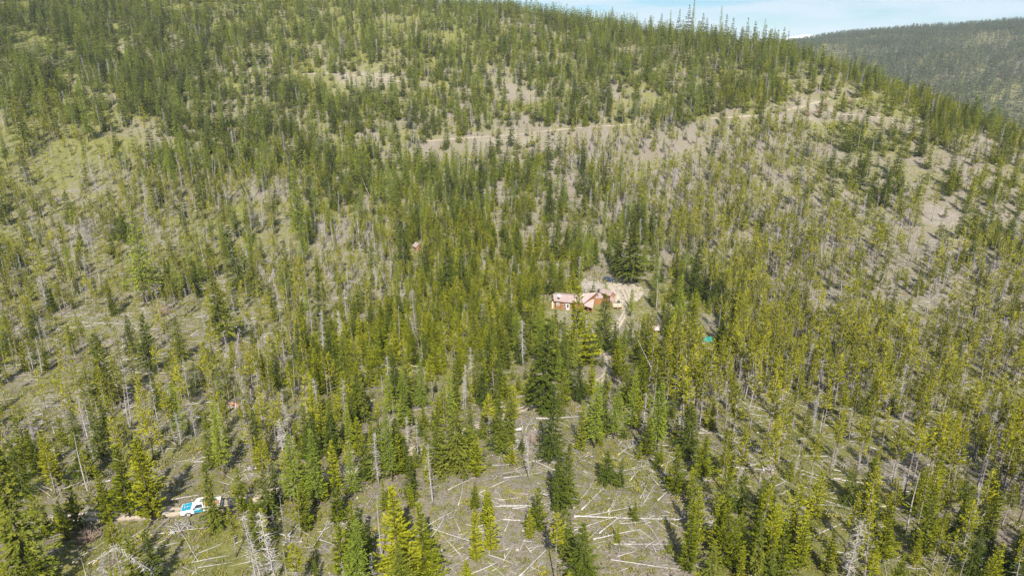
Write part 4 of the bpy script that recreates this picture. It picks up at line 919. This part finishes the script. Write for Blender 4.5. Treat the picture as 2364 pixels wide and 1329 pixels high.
wf = bx('window', on_front(.75, 1.55), (.85, .08, .85), 'white', hs, fa); bx('pane', on_front(.56, 1.55, .085), (.24, .03, .55), 'glass', wf, fa); bx('pane', on_front(.94, 1.55, .085), (.24, .03, .55), 'glass', wf, fa)
dr = bx('door', on_front(fl - 1.15, 1.02), (.95, .08, 2.05), 'white', hs, fa); bx('pane', on_front(fl - 1.15, 1.25, .085), (.55, .03, 1.25), 'glass', dr, fa)
wf = bx('window', on_front(fl - 2.1, 1.45), (.6, .08, 1.1), 'white', hs, fa); bx('pane', on_front(fl - 2.1, 1.45, .085), (.42, .03, .9), 'glass', wf, fa)
bar('shadow_strip', on_front(.35, .15, .1), on_front(2.7, 1.5, .1), .07, 'wooddk', hs)  # thin dark bar stands in for a diagonal shadow line on the wall
for k in range(4): bx('corner_board' if k in (0, 3) else 'wall_batten', on_front([.05, fl * .33, fl * .6, fl - .05][k], 1.2, .02), (.12, .06, 2.35), 'wooddk', hs, fa)
lt = Q(408, 830, 0); bx('side_porch', (lt.x + .35, lt.y + 1.0, .95), (.9, 1.6, 1.9), 'woodlt', hs, fa)
bar('post', (lt.x - .05, lt.y, -.2), (lt.x - .05, lt.y, 2.4), .16, 'white', hs)
# taller middle block whose end is cut on the slant
b_eL, b_eR, b_rR, b_rL = Q(785, 728, 2.35), Q(944, 742, 2.35), Q(1172, 549, 4.3), Q(790, 588, 4.3)
mr = slab('roof', [b_eL, b_eR, b_rR, b_rL], .10, 'roof', hs); ribs(mr, b_eL, b_eR, b_rL, b_rR, 6, 'roof')
back = Vector((-.3, 3.6, -1.7)); slab('roof', [b_rL + UPZ * .004, b_rR + UPZ * .004, b_rR + back, b_rL + back], .10, 'roof', hs)
bar('fascia', b_eR - UPZ * .06, b_rR - UPZ * .06, .2, 'wooddk', hs)
g0, g1 = b_eR + Vector((-.3, .35, -.2)), b_rR + Vector((-.35, .25, -.2)); g2 = b_rR + back + Vector((-.3, -.3, -.15)); bm = bmesh.new()
top = [bm.verts.new(p) for p in (b_eL + Vector((.1, .35, -.2)), g0, g1, g2, b_rL + back + Vector((.1, -.3, -.15)))]; bot = [bm.verts.new((v.co.x, v.co.y, -.3)) for v in top]
for i in range(5): j = (i + 1) % 5; bm.faces.new((bot[i], bot[j], top[j], top[i]))
obj_bm('wall', bm, 'wood', hs)
bar('vent_pipe', Q(938, 662, 3.2), Q(938, 662, 3.2) + UPZ * 1.75, .12, 'white', hs)
# porch roof and posts
c0, c1, c2, c3 = Q(1000, 682, 2.35), Q(1124, 668, 2.35), Q(1094, 822, 1.95), Q(944, 772, 1.95)
pr_ = slab('porch_roof', [c3, c2, c1, c0], .08, 'rooflt', hs); ribs(pr_, c3, c2, c0, c1, 6, 'rooflt')
for p in (c2, c3, (c2 + c3) / 2): bar('post', (p.x * .97 + c0.x * .03, p.y + .15, -.2), (p.x * .97 + c0.x * .03, p.y + .15, p.z - .07), .14, 'wood', hs)
pm = (c0 + c1 + c2 + c3) / 4; bx('porch_floor', (pm.x, pm.y, .15), (2.2, 3.0, .3), 'wood', hs, .2)
# upper block with the ridge running down towards the yard
dL, dR = Q(1207, 545, 2.95), Q(1392, 615, 2.95); dv_ = ((Q(1276, 450, 4.35) - dL) + (Q(1436, 566, 4.35) - dR)) / 2
gable('d', dL, dR, dL + dv_, dR + dv_, 'roof', 'wood', 6, .3)
f0, f1, f2, f3 = Q(1172, 566, 2.75), Q(1222, 552, 2.75), Q(1290, 645, 2.25), Q(1135, 655, 2.25)
slab('roof', [f3, f2, f1, f0], .09, 'roof', hs); bm = bmesh.new(); tp_ = [bm.verts.new(p + Vector((.0, .15, -.13))) for p in (f3, f2, f1, f0)]; bt_ = [bm.verts.new((v.co.x, v.co.y, -.3)) for v in tp_]
for i in range(4): j = (i + 1) % 4; bm.faces.new((bt_[i], bt_[j], tp_[j], tp_[i]))
obj_bm('wall', bm, 'wood', hs)
e0, e1, e2, e3 = Q(1402, 610, 2.9), Q(1476, 660, 2.9), Q(1430, 716, 2.3), Q(1386, 682, 2.3)
slab('roof', [e3, e2, e1, e0], .09, 'roof', hs); bm = bmesh.new(); tp_ = [bm.verts.new(p + Vector((.0, .12, -.12))) for p in (e3, e2, e1, e0)]; bt_ = [bm.verts.new((v.co.x, v.co.y, -.3)) for v in tp_]
for i in range(4): j = (i + 1) % 4; bm.faces.new((bt_[i], bt_[j], tp_[j], tp_[i]))
obj_bm('wall', bm, 'woodlt', hs)
ch = Q(1194, 548, 4.25); bx('chimney', ch + UPZ * .35, (.45, .45, 1.1), 'black', hs, .4); bx('chimney_cap', ch + UPZ * .95, (.6, .6, .08), 'black', hs, .4)
# deck
d0, d1, d2, d3 = Q(1440, 803, .9), Q(1604, 797, .9), Q(1590, 735, .9), Q(1452, 742, .9)
dk = slab('deck', [d0, d1, d2, d3], .16, 'woodlt', hs)
for k in range(9): f = (k + .5) / 9; bar('plank', d0.lerp(d3, f) + UPZ * .015, d1.lerp(d2, f) + UPZ * .015, .10, 'woodlt', dk)
for p in (d0, d1, d2, d3, (d0 + d1) / 2): bar('post', (p.x, p.y, -.4), (p.x, p.y, 1.95), .14, 'woodlt', hs)
for a, b, n in ((d0, d1, 14), (d1, d2, 9)):
    rl_ = bar('railing', a + UPZ * 1.0, b + UPZ * 1.0, .10, 'white', hs); bar('rail', a + UPZ * .18, b + UPZ * .18, .08, 'white', rl_)
    for k in range(1, n): p = a.lerp(b, k / n); bar('baluster', p + UPZ * .18, p + UPZ * 1.0, .06, 'white', rl_)
# satellite dish on the low roof
ds = PZ(514, 660, 3.05); sa = thing('satellite_dish', tuple(ds), 'round white satellite dish on the low pink roof', 'satellite dish')
bar('mast', (0, 0, -.1), (.1, 0, .85), .07, 'black', sa); bx('foot', (0, 0, .0), (.5, .3, .12), 'black', sa)
bm = bmesh.new(); ringv = []
for i, (rr_, zz) in enumerate([(.05, 0), (.25, .03), (.42, .09), (.5, .14)]): ringv.append([bm.verts.new((rr_ * math.cos(t * math.pi / 8), rr_ * math.sin(t * math.pi / 8), zz)) for t in range(16)])
for a, b in zip(ringv, ringv[1:]):
    for k in range(16): bm.faces.new((a[k], a[(k + 1) % 16], b[(k + 1) % 16], b[k]))
bm.faces.new(ringv[0]); dsh = obj_bm('dish', bm, 'white', sa); dsh.rotation_euler = (R(58), 0, R(8)); dsh.location = (.1, -.05, 1.0); sol = dsh.modifiers.new('thickness', 'SOLIDIFY'); sol.thickness = .02
bar('feed_arm', (.1, -.1, .6), (.1, -.6, 1.1), .04, 'black', sa)
gp_ = PZ(1532, 752, .9); gr = thing('barbecue_grill', tuple(gp_), 'black barbecue grill standing on the wooden deck', 'grill')
bx('body', (0, 0, .75), (.8, .55, .25), 'black', gr, 0, .04); bx('lid', (0, .02, 1.0), (.8, .5, .25), 'black', gr, 0, .1)
for sx in (-1, 1):
    for sy in (-1, 1): bar('leg', (sx * .34, sy * .2, 0), (sx * .34, sy * .2, .65), .05, 'black', gr)
bx('side_shelf', (.6, 0, .82), (.4, .45, .04), 'chrome', gr)

# ------------------------------------------------------------------ small sheds and shelter
def shed(name, px, py, rz, w, l, hw, rise, label, wallm, roofm, posts=False):
    p = hit(px, py); o = thing(name, tuple(p), label, 'shed', rz)      # ridge along local y
    ov = .3
    if not posts:
        bm = bmesh.new(); f = [bm.verts.new(q) for q in ((-w/2, -l/2, -.4), (w/2, -l/2, -.4), (w/2, -l/2, hw), (0, -l/2, hw + rise - .06), (-w/2, -l/2, hw))]; b = [bm.verts.new((v.co.x, l/2, v.co.z)) for v in f]
        bm.faces.new(f); bm.faces.new(b[::-1])
        for i in range(5): j = (i + 1) % 5; bm.faces.new((f[i], f[j], b[j], b[i]))
        obj_bm('wall', bm, wallm, o); d_ = bx('door', (0, -l/2 - .03, .85), (.75, .06, 1.7), 'wooddk', o); bx('handle', (.28, -l/2 - .08, .9), (.05, .05, .15), 'chrome', d_)
    else:
        for sx in (-1, 1):
            for sy in (-1, 1): bar('post', (sx * w * .42, sy * l * .42, -.4), (sx * w * .42, sy * l * .42, hw + rise * .1), .13, 'shedw', o)
        bx('bench', (0, .2, .4), (w * .6, .4, .08), 'shedw', o)
    k = rise / (w / 2)
    for s_ in (-1, 1):
        e = s_ * (w / 2 + ov); ze = hw - k * ov
        q = [(e, -l/2 - ov, ze), (e, l/2 + ov, ze), (0.0, l/2 + ov, hw + rise + .004 * (s_ + 1)), (0.0, -l/2 - ov, hw + rise + .004 * (s_ + 1))]
        rf = slab('roof', q, .07, roofm, o); ribs(rf, q[0], q[1], q[3], q[2], 5, roofm)
    return o
shed('garden_shed', 964, 576, R(30), 2.3, 2.9, 1.7, 1.15, 'small brown shed with steep pink roof below tall firs', 'shedw', 'roof')
shed('open_shelter', 1517, 768, R(84), 2.3, 2.3, 1.5, .55, 'low open shelter with flat pink roof beside bare pine trunk', 'shedw', 'rooflt', True)
# green tarp over a rope
p = hit(1634, 786); tpo = thing('tarp', tuple(p), 'bright green tarp draped over a ridge pole among pines', 'tarp', R(20)); n = 15; bm = bmesh.new(); G = []
for i in range(n):
    row = []
    for j in range(n):
        u, v = i / (n - 1) * 2 - 1, j / (n - 1) * 2 - 1; zz = .1 + 1.15 * (1 - abs(v) ** .8) * (.75 + .25 * math.cos(u * 2)) + .07 * math.sin(u * 9 + v * 4) * (.3 + abs(v)); row.append(bm.verts.new((u * 2.1 * (1 + .08 * math.sin(v * 5)), v * 1.25 + .06 * math.sin(u * 7), zz)))
    G.append(row)
for i in range(n - 1):
    for j in range(n - 1): bm.faces.new((G[i][j], G[i + 1][j], G[i + 1][j + 1], G[i][j + 1]))
sh = obj_bm('sheet', bm, 'tarp', tpo, True); sh.modifiers.new('thickness', 'SOLIDIFY').thickness = .02
bar('ridge_pole', (-2.1, 0, 1.12), (2.1, 0, 1.12), .06, 'shedw', tpo)
for sx in (-1, 1): bar('pole', (sx * 2.0, 0, -.3), (sx * 2.0, 0, 1.2), .07, 'shedw', tpo)

# ------------------------------------------------------------------ vehicles
def extrude_xz(name, prof_, y0, y1, m, parent, bev=0.0):
    bm = bmesh.new(); a = [bm.verts.new((x, y0, z)) for x, z in prof_]; b = [bm.verts.new((x, y1, z)) for x, z in prof_]; bm.faces.new(a); bm.faces.new(b[::-1])
    for i in range(len(a)): j = (i + 1) % len(a); bm.faces.new((a[i], a[j], b[j], b[i]))
    bmesh.ops.recalc_face_normals(bm, faces=bm.faces[:])
    if bev: bmesh.ops.bevel(bm, geom=[e for e in bm.edges if abs(e.verts[0].co.y - e.verts[1].co.y) > .01 or e.verts[0].co.z > .9], offset=bev, segments=2, affect='EDGES')
    return obj_bm(name, bm, m, parent)
def arch(cx, r_, zb, n=7): return [(cx + r_ * math.cos(t), .36 + r_ * math.sin(t)) for t in np.linspace(0.25, math.pi - .25, n)]
def frustum(name, x0, x1, w0, z0, X0, X1, w1, z1, m, parent, bev=.05):
    bm = bmesh.new(); lo = [bm.verts.new(q) for q in ((x0, -w0, z0), (x1, -w0, z0), (x1, w0, z0), (x0, w0, z0))]; hi = [bm.verts.new(q) for q in ((X0, -w1, z1), (X1, -w1, z1), (X1, w1, z1), (X0, w1, z1))]
    bm.faces.new(lo[::-1]); bm.faces.new(hi)
    for i in range(4): j = (i + 1) % 4; bm.faces.new((lo[i], lo[j], hi[j], hi[i]))
    bmesh.ops.recalc_face_normals(bm, faces=bm.faces[:])
    if bev: bmesh.ops.bevel(bm, geom=bm.edges[:], offset=bev, segments=2, affect='EDGES')
    return obj_bm(name, bm, m, parent)
def pane(name, pts, m, parent): return slab(name, pts, .02, m, parent)
def wheels(o, xs, track, r_):
    for x in xs:
        for sy in (-1, 1):
            w = link('wheel', None, o, loc=(x, sy * track, r_)); w.rotation_euler = (R(90), 0, 0)
            bm = bmesh.new(); prof_ = [(r_ * .62, -.11), (r_ * .93, -.12), (r_, -.07), (r_, .07), (r_ * .93, .12), (r_ * .62, .11)]; rg = [[bm.verts.new((a * math.cos(t * math.pi / 10), a * math.sin(t * math.pi / 10), b)) for a, b in prof_] for t in range(20)]
            for t in range(20):
                A, B = rg[t], rg[(t + 1) % 20]
                for k in range(6): bm.faces.new((A[k], B[k], B[(k + 1) % 6], A[(k + 1) % 6]))
            obj_bm('tyre', bm, 'rubber', w, True); bm = bmesh.new(); bmesh.ops.create_cone(bm, cap_ends=True, segments=16, radius1=r_ * .63, radius2=r_ * .63, depth=.16); obj_bm('rim', bm, 'rim', w)
            bm = bmesh.new(); bmesh.ops.create_cone(bm, cap_ends=True, segments=10, radius1=r_ * .22, radius2=r_ * .18, depth=.24); obj_bm('hub_cap', bm, 'chrome', w)
def seat_vehicle(o, pts, r_off=0.0):
    """stand the vehicle on the ground: height and slope from the ground under its wheels"""
    f = Vector((math.cos(o.rotation_euler.z), math.sin(o.rotation_euler.z), 0)); s_ = Vector((-f.y, f.x, 0)); c = Vector(o.location); h = {}
    for a in (1, -1):
        for b in (1, -1): q = c + f * 1.65 * a + s_ * .8 * b; h[a, b] = float(T(q.x, q.y)) + pts
    pitch = math.atan2((h[1, 1] + h[1, -1] - h[-1, 1] - h[-1, -1]) / 2, 3.3); roll = math.atan2((h[1, 1] + h[-1, 1] - h[1, -1] - h[-1, -1]) / 2, 1.6)
    o.rotation_euler = (roll, -pitch, o.rotation_euler.z); o.location.z = sum(h.values()) / 4
# pickup: front along local +x
fx = hit(430, 1188)
tk = thing('pickup_truck', (fx[0] + 1.45, fx[1] + .95, 0), 'old white and turquoise pickup parked on the dirt track', 'pickup truck', R(180 + 16))
body = [(-.62, .48), (.72, .48)] + [(1.62 - a + 1.62 - 1.62, b) for a, b in []] + [(1.62 + q[0] - 1.62, q[1]) for q in arch(1.62, .46, .48)[::-1]] + [(2.5, .48), (2.62, .62), (2.6, 1.0), (2.5, 1.08), (1.1, 1.16), (.95, 1.14), (-.62, 1.14)]
extrude_xz('body', body, -.96, .96, 'trwhite', tk, .03)
tq = mat('worn_turquoise_hood', (.006, .19, .28), .4, .5, (3.2, (.5, .53, .52), .60, .68))
slab('hood', [(2.46, -.80, 1.105), (1.16, -.86, 1.185), (1.16, .86, 1.185), (2.46, .80, 1.105)], .03, tq, tk)
frustum('cab', -.60, 1.02, .90, 1.12, -.46, .48, .74, 1.78, 'trwhite', tk, .05)
pane('windshield', [(.98, -.78, 1.17), (.98, .78, 1.17), (.54, .66, 1.70), (.54, -.66, 1.70)], 'glass', tk)
for sy in (-1, 1):
    pane('side_window', [(-.42, sy * .905, 1.2), (.78, sy * .905, 1.2), (.40, sy * .79, 1.68), (-.36, sy * .79, 1.68)], 'glass', tk)
    dr = bx('door', (.18, sy * .972, .82), (1.26, .03, .60), 'turq', tk); bx('stripe', (.18, sy * .992, .98), (1.26, .012, .07), 'trwhite', dr); bx('handle', (-.32, sy * .998, .9), (.16, .03, .04), 'chrome', dr)
    bx('mirror', (.75, sy * 1.1, 1.28), (.1, .2, .16), 'black', tk)
    bx('headlight', (2.62, sy * .74, .86), (.05, .26, .18), 'lamp', tk)
    bed = [(-.66, .48), (-1.18, .5)] + arch(-1.68, .46, .48) [0:0] + [(-1.22, .5)] + [(q[0], q[1]) for q in arch(-1.68, .46, .48)] + [(-2.68, .52), (-2.7, 1.14), (-.66, 1.14)]
    extrude_xz('bed_side', bed, sy * .96 - .05, sy * .96 + .05 - .02, 'trwhite', tk)
bx('bed_floor', (-1.68, 0, .66), (2.0, 1.78, .08), 'shedw', tk); bx('tailgate', (-2.69, 0, .84), (.07, 1.84, .58), 'trwhite', tk)
bx('front_bumper', (2.70, 0, .56), (.16, 1.9, .2), 'chrome', tk, 0, .04); bx('rear_bumper', (-2.82, 0, .54), (.14, 1.8, .18), 'chrome', tk, 0, .04); bx('grille', (2.625, 0, .86), (.05, 1.1, .2), 'black', tk); bx('chassis', (0, 0, .46), (4.6, 1.0, .16), 'black', tk)
rk = link('bed_rack', None, tk)
for sy in (-1, 1):
    bar('upright', (-.74, sy * .84, .7), (-.74, sy * .72, 1.85), .09, 'cream', rk); bar('upright', (-1.25, sy * .84, .7), (-1.25, sy * .80, 1.45), .09, 'cream', rk); bar('slanting_rail', (-.74, sy * .72, 1.8), (-1.25, sy * .80, 1.42), .08, 'cream', rk)
bar('cross_bar', (-.74, -.8, 1.82), (-.74, .8, 1.82), .09, 'cream', rk); bar('cross_bar', (-1.25, -.8, 1.42), (-1.25, .8, 1.42), .08, 'cream', rk)
for k in range(4): bx('rack_board', (-.72, -.55 + .37 * k, 1.3), (.05, .28, .85), 'cream', rk)
wheels(tk, (1.62, -1.68), .86, .39); seat_vehicle(tk, .10); tk.scale = (.92, .92, .92); tk.location.x += .35; tk.location.y -= .25
# dark car in the shade of the big fir
cp_ = hit(1407, 650); cr_ = thing('parked_car', (cp_[0], cp_[1], 0), 'dark blue car parked in the shade behind the house', 'car', R(-38))
lower = [(-1.0, .35), (.95, .35)] + [(q[0], q[1]) for q in arch(1.4, .40, .35)[::-1]] + [(2.05, .38), (2.15, .55), (2.1, .82), (1.95, .9), (.95, 1.0), (-2.05, 1.02), (-2.2, .9), (-2.15, .4)] + [(q[0], q[1]) for q in arch(-1.4, .40, .35)[::-1]]
extrude_xz('body', lower, -.88, .88, 'suv', cr_, .03); frustum('cabin', -2.0, 1.0, .82, .98, -1.75, .25, .64, 1.62, 'suv', cr_, .06)
pane('windshield', [(.99, -.72, 1.03), (.99, .72, 1.03), (.36, .58, 1.55), (.36, -.58, 1.55)], 'glass', cr_); pane('rear_window', [(-2.02, -.7, 1.05), (-2.02, .7, 1.05), (-1.82, .58, 1.52), (-1.82, -.58, 1.52)], 'glass', cr_)
for sy in (-1, 1):
    for x0, x1 in ((.05, .78), (-.8, -.05), (-1.75, -.9)): pane('side_window', [(x0, sy * .835, 1.06), (x1, sy * .835, 1.06), (min(x1, .28), sy * .69, 1.52), (x0, sy * .69, 1.52)], 'glass', cr_)
    bx('headlight', (2.12, sy * .62, .72), (.08, .32, .16), 'lamp', cr_); bx('tail_light', (-2.2, sy * .68, .8), (.05, .18, .3), 'redwood', cr_); bx('mirror', (.72, sy * .95, 1.08), (.1, .16, .12), 'black', cr_)
bx('grille', (2.16, 0, .70), (.05, .7, .16), 'black', cr_); bx('front_bumper', (2.16, 0, .48), (.14, 1.7, .2), 'chrome', cr_, 0, .04); wheels(cr_, (1.4, -1.4), .80, .34); seat_vehicle(cr_, .02)

# ------------------------------------------------------------------ slash piles, rotten wood, tipped stump, low juniper
def pile(name, px, py, rad, n, label, cat, m, big=.09, seed=0):
    p = hit(px, py); o = thing(name, tuple(p), label, cat); r = np.random.default_rng(seed)
    for k in range(n):
        a = r.random() * 6.28; L = rad * (.8 + 1.2 * r.random()); q = r.normal(size=2) * rad * .35; zz = .12 + .5 * r.random()
        d = Vector((math.cos(a), math.sin(a), r.normal() * .15)) * L / 2; c = Vector((q[0], q[1], zz + float(T(p[0] + q[0], p[1] + q[1])) - p[2]))
        V, F4, F3 = tube([c - d, c, c + d], [big * (.6 + .6 * r.random()), big * .8, big * .4], 5); link('stick' if big < .1 else 'fragment', mesh_np('stick', V, [F3, F4], [M[m] if k % 4 else M['log']]), o)
    t = Tufts(); k = n * 9; P = np.concatenate([r.normal(size=(k, 2)) * rad * .45, .05 + .5 * r.random((k, 1))], 1); t.spike(P, P + np.concatenate([r.normal(size=(k, 2)), r.normal(size=(k, 1)) * .3], 1) * .5, .022, r); V, F, ti = t.arrays()
    link('twigs', mesh_np('twigs', V, F, [M['twig']], fattr={'tint': ti}), o, kind='stuff'); return o
pile('slash_pile', 880, 604, 2.6, 22, 'heap of bleached white branches near the small shed', 'brush pile', 'log', .07, 1)
pile('slash_pile', 1606, 1206, 2.4, 20, 'heap of bleached poles leaning together in the log clearing', 'brush pile', 'log', .07, 2)
pile('slash_pile', 1196, 1024, 1.5, 14, 'low grey branch heap beside the leafless shrub', 'brush pile', 'log', .05, 3)
pile('slash_pile', 415, 1222, 1.6, 14, 'low heap of pale sticks just below the pickup', 'brush pile', 'log', .05, 4)
pile('slash_pile', 1992, 1272, 1.6, 14, 'tangle of white roots and sticks at a thick log', 'brush pile', 'log', .05, 5)
pile('slash_pile', 2110, 880, 2.2, 16, 'heap of grey dead branches in the pine stand', 'brush pile', 'log', .06, 6)
pile('rotten_wood', 550, 936, 2.0, 20, 'rust-red rotten wood fragments scattered among fallen logs', 'rotten wood', 'redwood', .11, 7)
p = hit(1196, 996); st = thing('tipped_stump', tuple(p), 'tipped tree stump with pale torn roots below the track', 'stump'); V, F4, F3 = tube([(-.7, 0, .25), (0, 0, .45), (.6, 0, .6)], [.2, .24, .32], 9); link('stem', mesh_np('stem', V, [F3, F4], [M['log']]), st)
for k in range(9):
    a = k * .7; V, F4, F3 = tube([(.55, 0, .6), (.8, .3 * math.cos(a), .6 + .3 * math.sin(a)), (.75, .75 * math.cos(a), .6 + .6 * math.sin(a))], [.12, .07, .02], 5); link('root', mesh_np('root', V, [F3, F4], [M['log']]), st)
JM = [cluster(rc, 'low') for _ in range(2)]
for px, py, w in ((1180, 1066, 50), (1216, 1074, 34), (1078, 1172, 44)):
    p = hit(px, py); s_ = w * (p[1] * CP - p[2] * SP) / FPX / 1.5; o = link('juniper_shrub', JM[w % 2], loc=tuple(p), label='low spreading green juniper mat on bare soil', category='shrub', group='juniper mats in the clearing'); o.scale = (s_, s_, s_ * .8)

# ------------------------------------------------------------------ snowy mountain far off, and the air between
def mountain():
    n, m_ = 60, 24; Vm = []
    for i in range(n):
        u = i / (n - 1) * 2 - 1
        for j in range(m_):
            v = j / (m_ - 1) * 2 - 1; x_, y_ = u * 900, v * 900
            hgt = 285 * max(0, 1 - abs(v)) * (1 - abs(u)) ** .7 + 120 * float(fbm(np.array(x_ / 500), np.array(y_ / 500), 88, 5)) * (1 - abs(v))
            Vm.append((x_, y_, hgt))
    ix = np.arange(n * m_).reshape(n, m_); q = np.stack([ix[:-1, :-1], ix[1:, :-1], ix[1:, 1:], ix[:-1, 1:]], -1).reshape(-1, 4)
    return mesh_np('mountain', np.array(Vm), q, [M['snow']], True)
mo = link('mountain', mountain(), loc=(9000 * math.sin(R(22.1)), 9000 * math.cos(R(22.1)), -215), kind='structure', label='snowy mountain top showing beyond the ridge')
hz = bpy.data.materials.new('haze_air'); hz.use_nodes = True; hn = hz.node_tree; hn.nodes.remove(hn.nodes['Principled BSDF']); pv = N(hn, 'ShaderNodeVolumePrincipled')
pv.inputs['Color'].default_value = (.80, .90, 1.0, 1); pv.inputs['Density'].default_value = 0.00007; pv.inputs['Anisotropy'].default_value = 0.0
hn.links.new(pv.outputs['Volume'], hn.nodes['Material Output'].inputs['Volume'])
zb = float(GZ.min()) - 1.5; zt = float(GZ.max() + 30); bm = bmesh.new(); xa, xb, ya, yb = XS[0] - 50, XS[-1] + 50, YS[0] - 50, YS[-1] + 50
box(bm, ((xa + xb) / 2, (ya + yb) / 2, (zb - 260 + zt) / 2), (xb - xa, yb - ya, zt - zb + 260)); hob = obj_bm('haze', bm, hz, None, kind='stuff', label='thin blue haze lying over the distant ridge')
